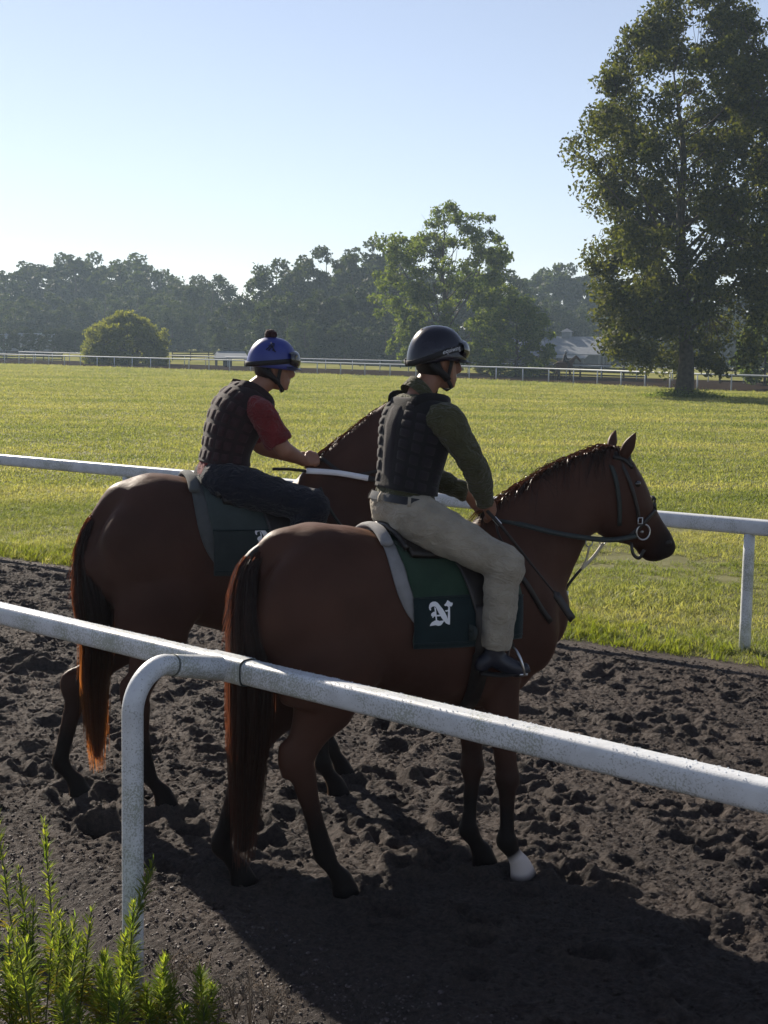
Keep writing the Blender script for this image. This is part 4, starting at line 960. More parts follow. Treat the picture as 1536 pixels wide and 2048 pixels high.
for sg, hnd in ((-1, hand_r), (1, hand_l)):
    c = onhead(1277, 1072, sg, 0.014); mid1 = nl(1215, 1080, -0.15 if sg < 0 else 0.14); mid2 = nl(1120, 1068, -0.20 if sg < 0 else 0.18); mid3 = nl(1045, 1050, -0.185 if sg < 0 else 0.17)
    P = catmull(np.array([c, mid1, mid2, mid3, hnd + (0, 0, 0.0)]), 8)
    ribbon(P, [0.012 if i < 26 else 0.009 for i in range(len(P))], np.array([0.0, sg, 0.35]), 0.004).build('rein', STRAP_G, br)
P = catmull(np.array([hand_r, nl(1000, 1075, -0.21), nl(1030, 1120, -0.21), nl(985, 1090, -0.26) * 0 + nl(1015, 1085, -0.1), hand_l]), 6); tube(P, 0.005, seg=6, sub=1).build('rein', STRAP, br)
# chin strap hanging under the jaw
P = catmull(np.array([nl(1262, 1085, -0.05), nl(1266, 1108, -0.06), nl(1278, 1116, -0.05), nl(1288, 1100, -0.05)]), 5); ribbon(P, 0.008, np.array([0, -1.0, 0.2]), 0.004).build('curb_strap', STRAP, br)

# ---- running martingale
mg = thing('martingale', 'breast strap and pale forked martingale hanging between chest and reins', 'martingale', tuple(NEAR.o), NEAR.th)
for sg in (-1, 1):
    sk1.strap([(0.36, 1.50, sg), (0.46, 1.40, sg), (0.55, 1.28, sg), (0.63, 1.18, sg)], 0.013).build('yoke_strap', STRAP, mg)
P0 = nl(1124, 1190, -0.02)
tube([P0 - (0.05, 0, 0.03), P0, nl(1140, 1165, -0.03), nl(1162, 1138, -0.04)], 0.007, seg=8).build('chest_strap', STRAP, mg)
PALE = material('worn_pale_leather', (0.45, 0.40, 0.30), (0.6, 0.55, 0.45), scale=40, rough=0.6)
fork = nl(1162, 1138, -0.04)
for (u, v, y) in ((1178, 1092, -0.10), (1205, 1088, 0.0)):
    e = nl(u, v, y); P = catmull(np.array([fork, fork * 0.5 + e * 0.5 + (0.006, 0, -0.004), e]), 5); ribbon(P, 0.0085, np.array([0.5, -1.0, 0.2]), 0.004).build('fork_strap', PALE, mg)
    rg = [e + np.array([math.cos(a) * 0.018, 0, math.sin(a) * 0.018 + 0.015]) for a in np.linspace(0, 2 * pi, 17)]; tube(rg, 0.003, seg=6, sub=1, cap=False).build('ring', STEEL, mg)
bk = nl(1130, 1192, -0.05); P = [bk + np.array([x, 0, z]) for x, z in ((-0.012, 0.022), (0.014, 0.02), (0.012, -0.018), (-0.014, -0.016), (-0.012, 0.022))]; tube(P, 0.0045, seg=6, sub=1).build('buckle', STEEL, mg)

# ---- whips
wh = thing('riding_whip', 'black riding whip with flat flap pointing down past the chest of the nearest horse', 'whip', tuple(NEAR.o), NEAR.th)
a, b, c_, d_ = nl(965, 1012, -0.13), nl(1000, 1050, -0.20), nl(1112, 1190, -0.27), nl(1145, 1240, -0.28)
tube([a, b, (b + c_) / 2, c_], [0.009, 0.008, 0.006, 0.0045], seg=8).build('shaft', STRAP, wh)
ribbon(catmull(np.array([c_ - (c_ - b) * 0.05, c_, (c_ + d_) / 2, d_]), 3), [0.008] * 3 + [0.020] * 7, np.array([0.1, -1.0, 0.35]), 0.005).build('flap', STRAP, wh)
e0_ = nl(988, 1036, -0.155); tube([e0_, e0_ + (b - a) * 0.35], 0.0105, seg=10, sub=1).build('pale_grip_band', WHITE_PRINT, wh)

wh2 = thing('riding_whip', 'white banded riding whip lying level across the neck of the farther horse', 'whip', tuple(FAR.o), FAR.th)
a, b, c_, d_ = fl(545, 938, -0.12), fl(612, 942, -0.13), fl(735, 957, -0.19), fl(790, 966, -0.215)
tube([a, (a + b) / 2 + (0, 0, 0.004), b], [0.008, 0.008, 0.008], seg=8).build('handle', STRAP, wh2)
ribbon(catmull(np.array([b, (b + c_) / 2 + (0, 0, 0.008), c_]), 5), 0.0145, np.array([0.1, -1.0, 0.3]), 0.012).build('pale_shaft', WHITE_PRINT, wh2)
ribbon(np.array([c_ + (0.002, 0, 0), (c_ + d_) / 2, d_]), 0.0135, np.array([0.1, -1.0, 0.3]), 0.011).build('flap', STRAP, wh2)

# ---- reins and neck straps of the far horse
br2 = thing('bridle', 'dark bridle and reins of the farther horse, mostly hidden by the khaki-trousered rider', 'bridle', tuple(FAR.o), FAR.th)
hr2 = np.array(J2['hand_r'])
mz = np.array(head2[5][0]) * 0.5 + np.array(head2[5][1]) * 0.5
for sg in (-1, 1):
    P = catmull(np.array([hr2, fl(700, 950, -0.17 if sg < 0 else 0.17), fl(790, 935, -0.10 if sg < 0 else 0.2), mz + (0.06 * -sg, 0, 0)]), 7); ribbon(P, 0.010, np.array([0.0, sg, 0.3]), 0.004).build('rein', STRAP, br2)
sides2 = np.array([0.12, -0.6 * 0.2, 0])
for i_ in (1, 5):
    t_, b_ = np.array(head2[i_][0]), np.array(head2[i_][1]); c0 = (t_ + b_) / 2; u_ = (t_ - b_) / 2; w_ = nrm(np.cross(nrm(u_), nrm(hdir))) * (head2[i_][2] + 0.008)
    P = [c0 + u_ * 1.08 * math.cos(a) + w_ * math.sin(a) for a in np.linspace(0, 2 * pi, 25)]; ribbon(P, 0.010, np.array([p - c0 for p in P]), 0.004).build('noseband' if i_ == 5 else 'crownpiece', STRAP, br2)
tube(catmull(np.array([fl(640, 975, -0.19), fl(655, 1010, -0.22), fl(690, 1060, -0.23), fl(745, 1100, -0.16)]), 4), 0.008, seg=6, sub=1).build('neck_strap', STRAP_G, br2)
P = catmull(np.array([fl(782, 990, -0.10), fl(775, 1010, -0.10), fl(762, 1035, -0.10), fl(752, 1052, -0.08)]), 4); ribbon(P, 0.010, np.array([0.3, -1.0, 0.0]), 0.004).build('hanging_strap', STRAP, br2)
# ================================================================ the ground
# track direction: t along the rails (to the right and towards the viewer), n across it (away)
TD = np.array([0.7293, -0.6842]); TN = np.array([0.6842, 0.7293])
NEAR_N = float(np.array([-0.59, 6.11]) @ TN)          # line of the near rail
def edge_n(t): return 9.30 + 0.113 * (np.clip(t, -45, 8) + 14.73)   # grass edge of the track
def tn(t, n): return TD * t + TN * n
def vnoise(x, y, seed=0):
    """vectorised value noise"""
    def h(i, j):
        v = np.sin(i * 127.1 + j * 311.7 + seed * 74.7) * 43758.5453; return v - np.floor(v)
    i = np.floor(x); j = np.floor(y); fx = x - i; fy = y - j; fx = fx * fx * (3 - 2 * fx); fy = fy * fy * (3 - 2 * fy)
    return (h(i, j) * (1 - fx) + h(i + 1, j) * fx) * (1 - fy) + (h(i, j + 1) * (1 - fx) + h(i + 1, j + 1) * fx) * fy - 0.5
def fbm(x, y, oct=4, seed=0):
    s = 0; a = 1.0
    for o in range(oct): s = s + a * vnoise(x * 2 ** o + o * 17.3, y * 2 ** o - o * 9.1, seed + o); a *= 0.5
    return s
T0, T1, N0, N1 = -17.5, 0.6, 2.2, 11.3
STEP = 0.0128
class Field:
    """height of the dirt on a fine grid; hoof pits are stamped into it"""
    def __init__(s):
        s.tt = np.arange(T0, T1, STEP); s.nn = np.arange(N0, N1, STEP); TT, NN = np.meshgrid(s.tt, s.nn); s.TT, s.NN = TT, NN
        z = 0.030 * fbm(TT * 1.1, NN * 1.1, 2, 1) + 0.020 * fbm(TT * 4.0, NN * 4.0, 2, 5)
        for f_, a_, sd_ in ((6.5, 0.006, 21), (12.0, 0.008, 23), (22.0, 0.011, 25), (36.0, 0.011, 27)):      # crumbly ridges
            rg = 1 - np.abs(vnoise(TT * f_ + 0.6 * fbm(TT * 3, NN * 3, 2, sd_), NN * f_ * 1.25, sd_)) * 2; z += a_ * rg ** 2 * (0.6 + 0.8 * (vnoise(TT * 2, NN * 2, sd_ + 1) + 0.5))
        z += 0.014 * vnoise(TT * 30.0, NN * 30.0, 31) + 0.012 * vnoise(TT * 50.0, NN * 50.0, 33)
        rnd = np.random.default_rng(11); z *= 0.62; z += rnd.normal(0, 0.0026, z.shape)
        for i in range(1500):
            t = rnd.uniform(T0, T1); n = rnd.uniform(NEAR_N + 0.05, edge_n(t) - 0.35); r = rnd.uniform(0.05, 0.085); d = rnd.uniform(0.027, 0.057); el = rnd.uniform(0.9, 1.8); a = rnd.uniform(-0.5, 0.5)
            i0, i1 = np.searchsorted(s.tt, (t - 3 * r * 1.5, t + 3 * r * 1.5)); j0, j1 = np.searchsorted(s.nn, (n - 3 * r * 1.5, n + 3 * r * 1.5))
            x = TT[j0:j1, i0:i1] - t; y = NN[j0:j1, i0:i1] - n; xr = (x * math.cos(a) + y * math.sin(a)) / el; yr = -x * math.sin(a) + y * math.cos(a)
            q = np.sqrt(xr ** 2 + yr ** 2) / r
            z[j0:j1, i0:i1] += -d * np.exp(-q ** 4) + 0.36 * d * np.exp(-((q - 1.45) / 0.36) ** 2) * (0.55 + 1.0 * np.clip(0.5 - yr / r * 0.35 + 0.8 * vnoise(x * 14 + t, y * 14 + n, 5), 0, 1.4))
        sh = np.clip((NEAR_N - 0.05 + 0.25 * fbm(TT * 0.9, NN * 0.9, 3, 60) - NN) / 0.4, 0, 1)      # firm shoulder outside the rail
        firm = 0.02 * fbm(TT * 2, NN * 2, 3, 44) + 0.008 * fbm(TT * 14, NN * 14, 3, 46) - 0.03 - 0.15 * np.clip((NEAR_N - NN - 0.05) / 0.45, 0, 1)
        z = z * (1 - sh) + firm * sh
        ed = np.clip((NN - (edge_n(TT) - 0.55 + 0.2 * fbm(TT * 0.8, NN * 0.8, 3, 80))) / 0.5, 0, 1)      # smooth strip by the grass
        z = z * (1 - 0.75 * ed) - 0.10 * np.clip((NN - edge_n(TT) - 0.1) / 0.3, 0, 1)
        s.z = z - 0.012
    def at(s, x, y):
        t = x * TD[0] + y * TD[1]; n = x * TN[0] + y * TN[1]
        i = np.clip(((t - T0) / STEP).astype(int) if hasattr(t, 'astype') else int((t - T0) / STEP), 0, len(s.tt) - 1); j = np.clip(((n - N0) / STEP).astype(int) if hasattr(n, 'astype') else int((n - N0) / STEP), 0, len(s.nn) - 1)
        return s.z[j, i]
    def press(s, x, y, r=0.10, depth=0.03):
        """a hoof stands here: flatten to a little below zero, with a low rim"""
        t = x * TD[0] + y * TD[1]; n = x * TN[0] + y * TN[1]; q = np.sqrt((s.TT - t) ** 2 + (s.NN - n) ** 2) / r
        m = np.exp(-q ** 4); s.z = s.z * (1 - m) + (-0.012) * m + 0.02 * np.exp(-((q - 1.5) / 0.35) ** 2)
DIRT = Field()
for fr_, hv in ((NEAR, nhoof), (FAR, fhoof)):
    for h_ in hv: w_ = fr_.w((h_[0], h_[1], 0)); DIRT.press(w_[0], w_[1])

def dirt_material():
    m = bpy.data.materials.new('dirt_dark'); m.use_nodes = True; t = m.node_tree; p = t.nodes['Principled BSDF']
    g_ = t.nodes.new('ShaderNodeNewGeometry')
    def nz(sc, det, rough=0.6):
        n = t.nodes.new('ShaderNodeTexNoise'); n.inputs['Scale'].default_value = sc; n.inputs['Detail'].default_value = det; n.inputs['Roughness'].default_value = rough; lk(t, g_.outputs['Position'], n.inputs['Vector']); return n
    a = nz(1.1, 6); b = nz(38, 6, 0.7)
    r = t.nodes.new('ShaderNodeValToRGB'); e = r.color_ramp.elements; e[0].position = 0.3; e[1].position = 0.72; e[0].color = (0.040, 0.032, 0.030, 1); e[1].color = (0.126, 0.099, 0.087, 1)
    lk(t, b.outputs['Fac'], r.inputs[0])
    r2 = t.nodes.new('ShaderNodeValToRGB'); e = r2.color_ramp.elements; e[0].position = 0.35; e[1].position = 0.65; e[0].color = (0.75, 0.74, 0.74, 1); e[1].color = (1.1, 1.05, 1.0, 1); lk(t, a.outputs['Fac'], r2.inputs[0])
    mx = t.nodes.new('ShaderNodeMix'); mx.data_type = 'RGBA'; mx.blend_type = 'MULTIPLY'; mx.inputs[0].default_value = 1; lk(t, r.outputs[0], mx.inputs[6]); lk(t, r2.outputs[0], mx.inputs[7])
    lk(t, mx.outputs[2], p.inputs['Base Color']); p.inputs['Roughness'].default_value = 0.85; p.inputs['Specular IOR Level'].default_value = 0.25
    c = nz(70, 6, 0.75); d = nz(230, 4, 0.7)
    b1 = t.nodes.new('ShaderNodeBump'); b1.inputs['Strength'].default_value = 1.0; b1.inputs['Distance'].default_value = 0.04; lk(t, c.outputs['Fac'], b1.inputs['Height'])
    b2 = t.nodes.new('ShaderNodeBump'); b2.inputs['Strength'].default_value = 0.7; b2.inputs['Distance'].default_value = 0.008; lk(t, d.outputs['Fac'], b2.inputs['Height']); lk(t, b1.outputs[0], b2.inputs['Normal'])
    lk(t, b2.outputs[0], p.inputs['Normal'])
    return m
DIRTM = dirt_material()
def grid_obj(name, TTg, NNg, Z, mat):
    r_, c_ = TTg.shape; X = TTg * TD[0] + NNg * TN[0]; Y = TTg * TD[1] + NNg * TN[1]
    i = np.arange(r_ - 1)[:, None] * c_ + np.arange(c_ - 1)[None, :]; Fc = np.stack([i, i + 1, i + c_ + 1, i + c_], -1).reshape(-1, 4)
    me = fast_mesh(name, np.stack([X, Y, Z], -1).reshape(-1, 3), Fc, True); return link(name, me, mat)
def fine_track():
    TT, NN = DIRT.TT, DIRT.NN; r_, c_ = TT.shape; X = TT * TD[0] + NN * TN[0]; Y = TT * TD[1] + NN * TN[1]; keep = (np.abs(X) < 0.30 * Y + 2.0) & (Y > 2.5) & (NN < edge_n(TT) + 0.45)
    i = (np.arange(r_ - 1)[:, None] * c_ + np.arange(c_ - 1)[None, :]); Fc = np.stack([i, i + 1, i + c_ + 1, i + c_], -1)[keep[:-1, :-1]].reshape(-1, 4); used = np.unique(Fc); mp = np.zeros(r_ * c_, np.int32); mp[used] = np.arange(len(used))
    V = np.stack([X, Y, DIRT.z], -1).reshape(-1, 3)[used]; print('print: track quads', len(Fc)); return link('dirt_track', fast_mesh('dirt_track', V, mp[Fc], True), DIRTM)
tag(fine_track(), 'dark hoof-printed dirt of the training track', kind='structure')
a_, b_ = np.meshgrid(np.arange(T0, T1 + 0.05, 0.16), np.arange(N0, N1, 0.12)); tag(grid_obj('track_base', a_, b_, -0.16 - 0.15 * np.clip((NEAR_N - b_) / 0.45, 0, 1) + 0.01 * fbm(a_ * 2, b_ * 2, 2, 4), DIRTM), 'firm dirt under the loose top of the track', kind='structure')
# the track runs on out of the picture on both sides, coarser
for nm_, ta, tb in (('dirt_track', -110, T0 + 0.02), ('dirt_track', T1 - 0.04, 40)):
    a_, b_ = np.meshgrid(np.arange(ta, tb + 0.01, 0.16), np.arange(N0, N1, 0.12)); z_ = 0.05 * fbm(a_ * 2, b_ * 2, 3, 1) - 0.02 - 0.10 * np.clip((b_ - edge_n(a_) - 0.1) / 0.3, 0, 1)
    tag(grid_obj(nm_, a_, b_, z_, DIRTM), 'dark dirt track running on beyond the picture', kind='structure')
# soil under the viewer
VERGE = material('verge_soil', (0.040, 0.030, 0.024), (0.085, 0.065, 0.05), scale=6, rough=0.9, bump=0.8, bscale=40, coord='Object')
a_, b_ = np.meshgrid(np.linspace(-150, 60, 60), np.concatenate([np.linspace(-200, -4, 20), np.linspace(-3, N0 + 0.02, 30)])); z_ = -0.19 + 0.02 * fbm(a_, b_, 3, 3); z_[b_ > N0 - 0.3] -= 0.004
tag(grid_obj('verge', a_, b_, z_, VERGE), 'bare soil of the verge outside the rail', kind='structure')

# meadow: one sheet to the horizon, gently uneven near by
MEADOW = material('meadow_soil_grass', (0.080, 0.080, 0.030), (0.145, 0.140, 0.056), scale=0.55, rough=0.9, spec=0.1, bump=0.9, bscale=9, coord='Object', contrast=(0.3, 0.7))
nn_ = np.concatenate([[-0.15], np.linspace(0, 14, 90), np.geomspace(15, 1700, 60)])
tt_ = np.concatenate([-np.geomspace(1500, 26, 30), np.linspace(-25, 12, 140), np.geomspace(13, 1500, 30)])
a_, b_ = np.meshgrid(tt_, nn_); b_ = b_ + edge_n(a_)
def meadow_z(t, n):
    d_ = n - edge_n(t); k = np.clip(d_ / 0.4, 0, 1); amp = np.clip(1 - d_ / 40, 0, 1)
    return 0.015 + k * 0.03 + amp * k * (0.05 * fbm(t * 0.9, n * 0.9, 3, 12) + 0.02 * fbm(t * 4, n * 4, 2, 14)) - 0.05 * (1 - k)
z_ = meadow_z(a_, b_)
tag(grid_obj('meadow', a_, b_, z_, MEADOW), 'open green meadow inside the track', kind='structure')

# ---------------------------------------------------------------- grass
def blade_clump(seed, n, rad, h0, h1, wid, lean):
    rnd = np.random.default_rng(seed); V = []; Fc = []
    for i in range(n):
        a = rnd.uniform(0, 2 * math.pi); r = rad * math.sqrt(rnd.uniform()); p = np.array([r * math.cos(a), r * math.sin(a), -0.01]); h = rnd.uniform(h0, h1); d = rnd.uniform(0, 2 * math.pi); ln = rnd.uniform(0.1, lean) * h
        dv = np.array([math.cos(d), math.sin(d), 0]); s_ = np.array([-math.sin(d), math.cos(d), 0]) * wid * rnd.uniform(0.7, 1.3); b = len(V)
        for k, (f, wf) in enumerate(((0, 1.0), (0.45, 0.85), (0.8, 0.5))):
            c = p + dv * ln * f ** 2 + np.array([0, 0, h * f * (1 - 0.25 * f * lean)]); V += [c - s_ * wf, c + s_ * wf]
        V.append(p + dv * ln + np.array([0, 0, h * (1 - 0.25 * lean)])); Fc += [(b, b + 1, b + 3), (b, b + 3, b + 2), (b + 2, b + 3, b + 5), (b + 2, b + 5, b + 4), (b + 4, b + 5, b + 6)]
    return fast_mesh('grass_clump', np.array(V), np.array(Fc), True)
def grass_material(name, c1, c2, c3, tr=0.45):
    m = bpy.data.materials.new(name); m.use_nodes = True; t = m.node_tree; p = t.nodes['Principled BSDF']; out = t.nodes['Material Output']
    oi = t.nodes.new('ShaderNodeObjectInfo'); nz = t.nodes.new('ShaderNodeTexNoise'); nz.inputs['Scale'].default_value = 0.35; nz.inputs['Detail'].default_value = 5; mp = t.nodes.new('ShaderNodeMapping'); mp.inputs['Scale'].default_value = (0.3, 1.0, 1.0); mp.inputs['Rotation'].default_value = (0, 0, 0.12); lk(t, oi.outputs['Location'], mp.inputs['Vector']); lk(t, mp.outputs[0], nz.inputs['Vector'])
    ad = t.nodes.new('ShaderNodeMath'); ad.operation = 'MULTIPLY_ADD'; ad.inputs[1].default_value = 0.45; lk(t, oi.outputs['Random'], ad.inputs[0])
    sb = t.nodes.new('ShaderNodeMath'); sb.operation = 'MULTIPLY_ADD'; sb.inputs[1].default_value = 1.5; sb.inputs[2].default_value = -0.48; lk(t, nz.outputs['Fac'], sb.inputs[0]); lk(t, sb.outputs[0], ad.inputs[2])
    r = t.nodes.new('ShaderNodeValToRGB'); e = r.color_ramp.elements; e[0].position = 0.15; e[1].position = 0.9; e[0].color = (*c1, 1); e[1].color = (*c3, 1); k = e.new(0.5); k.color = (*c2, 1); lk(t, ad.outputs[0], r.inputs[0])
    lk(t, r.outputs[0], p.inputs['Base Color']); p.inputs['Roughness'].default_value = 0.6; p.inputs['Specular IOR Level'].default_value = 0.3
    tr_ = t.nodes.new('ShaderNodeBsdfTranslucent'); mxc = t.nodes.new('ShaderNodeMix'); mxc.data_type = 'RGBA'; mxc.blend_type = 'MULTIPLY'; mxc.inputs[0].default_value = 1; mxc.inputs[7].default_value = (1.5, 1.42, 0.7, 1); lk(t, r.outputs[0], mxc.inputs[6]); lk(t, mxc.outputs[2], tr_.inputs[0])
    mx = t.nodes.new('ShaderNodeMixShader'); mx.inputs[0].default_value = tr; lk(t, p.outputs[0], mx.inputs[1]); lk(t, tr_.outputs[0], mx.inputs[2]); lk(t, mx.outputs[0], out.inputs[0])
    return m
def scatter(name, label, pts, scl, variants, mat, lean_amp=0.15):
    """one object whose geometry nodes set a clump on every point"""
    n = len(pts); me = bpy.data.meshes.new(name); me.vertices.add(n); me.vertices.foreach_set('co', np.ascontiguousarray(pts, np.float32).ravel())
    a = me.attributes.new('scl', 'FLOAT', 'POINT'); a.data.foreach_set('value', np.ascontiguousarray(scl, np.float32))
    rot = np.stack([RNG.normal(0, lean_amp, n), RNG.normal(0, lean_amp, n), RNG.uniform(0, 6.28, n)], 1); a = me.attributes.new('rot', 'FLOAT_VECTOR', 'POINT'); a.data.foreach_set('vector', np.ascontiguousarray(rot, np.float32).ravel())
    o = link(name, me, mat); coll = bpy.data.collections.new(name + '_clumps')
    for v in variants:
        v.materials.clear(); v.materials.append(mat); q = bpy.data.objects.new(name + '_clump', v); coll.objects.link(q)
    ng = bpy.data.node_groups.new(name, 'GeometryNodeTree'); ng.interface.new_socket('Geometry', in_out='INPUT', socket_type='NodeSocketGeometry'); ng.interface.new_socket('Geometry', in_out='OUTPUT', socket_type='NodeSocketGeometry')
    N = ng.nodes; gi = N.new('NodeGroupInput'); go = N.new('NodeGroupOutput'); ip = N.new('GeometryNodeInstanceOnPoints'); ci = N.new('GeometryNodeCollectionInfo'); ci.inputs['Collection'].default_value = coll
    ci.inputs['Separate Children'].default_value = True; ci.inputs['Reset Children'].default_value = True
    s1 = N.new('GeometryNodeInputNamedAttribute'); s1.data_type = 'FLOAT'; s1.inputs['Name'].default_value = 'scl'; s2 = N.new('GeometryNodeInputNamedAttribute'); s2.data_type = 'FLOAT_VECTOR'; s2.inputs['Name'].default_value = 'rot'
    ip.inputs['Pick Instance'].default_value = True; L = ng.links
    L.new(gi.outputs[0], ip.inputs['Points']); L.new(ci.outputs[0], ip.inputs['Instance']); L.new(s1.outputs['Attribute'], ip.inputs['Scale']); L.new(s2.outputs['Attribute'], ip.inputs['Rotation']); L.new(ip.outputs[0], go.inputs[0])
    md = o.modifiers.new('scatter', 'NODES'); md.node_group = ng
    return tag(o, label, kind='stuff')
rg = np.random.default_rng(21)
FE = [on_ground(u, v)[:2] for u, v in ((-300, 715), (0, 728), (200, 735), (640, 750), (1060, 765), (1400, 782), (1536, 787), (1850, 800))]
FE_A = np.array([p[0] / p[1] for p in FE]); FE_Y = np.array([p[1] for p in FE])
def sow(count, y0, y1, power, half=0.33, keep=None):
    """points in front of the viewer (a wedge wider than the picture), denser near by"""
    u = rg.uniform(size=count); Y = (y0 ** power + u * (y1 ** power - y0 ** power)) ** (1 / power); X = rg.uniform(-1, 1, count) * (half * Y + 1.2)
    t = X * TD[0] + Y * TD[1]; n = X * TN[0] + Y * TN[1]; k = (n > edge_n(t) + 0.02) & (Y < np.interp(X / Y, FE_A, FE_Y) - 0.6)
    if keep is not None: k &= keep(X, Y, t, n)
    X, Y, t, n = X[k], Y[k], t[k], n[k]; return X, Y, t, n
clA = [blade_clump(100 + i, 26, 0.10, 0.035, 0.09, 0.0030, 1.1) for i in range(5)]
clB = [blade_clump(200 + i, 22, 0.09, 0.08, 0.19, 0.0042, 0.9) for i in range(4)]
clC = [blade_clump(300 + i, 24, 0.28, 0.035, 0.075, 0.0065, 1.2) for i in range(4)]
GM = grass_material('meadow_grass', (0.110, 0.148, 0.040), (0.210, 0.232, 0.090), (0.32, 0.310, 0.150), 0.52)
GE = grass_material('edge_grass', (0.095, 0.140, 0.018), (0.155, 0.195, 0.030), (0.24, 0.25, 0.065), 0.55)
def patchy(X, Y, t, n): return (fbm(X * 0.7, Y * 0.7, 3, 70) + 0.5 * fbm(X * 2.2, Y * 2.2, 2, 71) + rg.normal(0, 0.14, len(X))) > -0.30
X, Y, t, n = sow(52000, 9.5, 26, 1.35, keep=patchy); scatter('meadow_grass', 'short uneven green and straw-coloured grass by the rail', np.stack([X, Y, meadow_z(t, n)], 1), rg.uniform(0.5, 1.15, len(X)) * (1 + 0.5 * np.clip(fbm(X * 0.5, Y * 0.5, 2, 9), -0.5, 0.8)), clA, GM, 0.25)
X, Y, t, n = sow(125000, 22, 165, 0.8); scatter('far_meadow_grass', 'dewy mown grass of the wide meadow', np.stack([X, Y, meadow_z(t, n)], 1), rg.uniform(0.7, 1.4, len(X)) * np.clip(0.7 + Y / 110, 0.8, 1.8), clC, GM, 0.12)
# taller bright grass along the track edge
tt_ = rg.uniform(-24, 4, 3600); nn_ = edge_n(tt_) + 0.02 + np.abs(rg.normal(0, 0.30, 3600)); kk = (fbm(tt_ * 0.8, nn_ * 0.8, 3, 40) + rg.normal(0, 0.25, 3600)) > -0.15; tt_, nn_ = tt_[kk], nn_[kk]
P = np.outer(tt_, TD) + np.outer(nn_, TN); scatter('edge_grass', 'taller bright green grass along the edge of the track', np.column_stack([P, meadow_z(tt_, nn_)]), rg.uniform(0.35, 0.9, len(P)), clB, GE, 0.2)
# ================================================================ rails
def rail_material(name, speck=0.5, base=(0.62, 0.64, 0.66)):
    m = bpy.data.materials.new(name); m.use_nodes = True; t = m.node_tree; p = t.nodes['Principled BSDF']; g_ = t.nodes.new('ShaderNodeNewGeometry')
    def nz(sc, det, rough=0.6):
        n = t.nodes.new('ShaderNodeTexNoise'); n.inputs['Scale'].default_value = sc; n.inputs['Detail'].default_value = det; n.inputs['Roughness'].default_value = rough; lk(t, g_.outputs['Position'], n.inputs['Vector']); return n
    a = nz(130, 3, 0.6); b = nz(4.0, 4, 0.6); 
    ad = t.nodes.new('ShaderNodeMath'); ad.operation = 'MULTIPLY_ADD'; ad.inputs[1].default_value = 0.75; lk(t, b.outputs['Fac'], ad.inputs[0]); lk(t, a.outputs['Fac'], ad.inputs[2])
    sx = t.nodes.new('ShaderNodeSeparateXYZ'); lk(t, g_.outputs['Normal'], sx.inputs[0])
    dn = t.nodes.new('ShaderNodeMath'); dn.operation = 'MULTIPLY_ADD'; dn.inputs[1].default_value = -0.06; lk(t, sx.outputs['Z'], dn.inputs[0]); lk(t, ad.outputs[0], dn.inputs[2])
    r = t.nodes.new('ShaderNodeValToRGB'); e = r.color_ramp.elements; e[0].position = 0.955 - 0.12 * speck; e[1].position = 1.04 - 0.12 * speck; e[0].color = (0, 0, 0, 1); e[1].color = (1, 1, 1, 1); lk(t, dn.outputs[0], r.inputs[0])
    c = nz(11, 4); rc = t.nodes.new('ShaderNodeValToRGB'); e = rc.color_ramp.elements; e[0].color = (*[x * 0.86 for x in base], 1); e[1].color = (*base, 1); e[0].position = 0.35; e[1].position = 0.6; lk(t, c.outputs['Fac'], rc.inputs[0])
    dk = t.nodes.new('ShaderNodeValToRGB'); e = dk.color_ramp.elements; e[0].color = (0.16, 0.16, 0.13, 1); e[1].color = (0.15, 0.17, 0.07, 1); e[0].position = 0.45; e[1].position = 0.62; lk(t, b.outputs['Fac'], dk.inputs[0])
    ml = t.nodes.new('ShaderNodeMath'); ml.operation = 'MULTIPLY'; ml.inputs[1].default_value = 0.55; lk(t, r.outputs[0], ml.inputs[0])
    mx = t.nodes.new('ShaderNodeMix'); mx.data_type = 'RGBA'; lk(t, ml.outputs[0], mx.inputs[0]); lk(t, rc.outputs[0], mx.inputs[6]); lk(t, dk.outputs[0], mx.inputs[7])
    lk(t, mx.outputs[2], p.inputs['Base Color']); p.inputs['Roughness'].default_value = 0.38; p.inputs['Specular IOR Level'].default_value = 0.5
    d = nz(160, 3); bp = t.nodes.new('ShaderNodeBump'); bp.inputs['Strength'].default_value = 0.25; bp.inputs['Distance'].default_value = 0.004; lk(t, d.outputs['Fac'], bp.inputs['Height']); lk(t, bp.outputs[0], p.inputs['Normal'])
    return m
RAILM = rail_material('rail_white_mildewed', 0.55); RAILM2 = rail_material('rail_white_clean', 0.15); SEAM = plain('seam_dark', (0.10, 0.11, 0.10), rough=0.8)
DEW = material('dew', (0.8, 0.85, 0.9), rough=0.05, spec=0.8)
def rail_bar(a, b, h, w, seg=52, expo=3.4, sub=1):
    """horizontal bar from a to b (top at given z): rounded upright section h x w (half sizes)"""
    a, b = np.array(a, float), np.array(b, float); d = nrm(b - a); s_ = np.array([d[1], -d[0], 0])
    return loft([a, b], [h, h], [w, w], lat=s_, sub=sub, seg=seg, expo=expo, cap=False, ends=False)
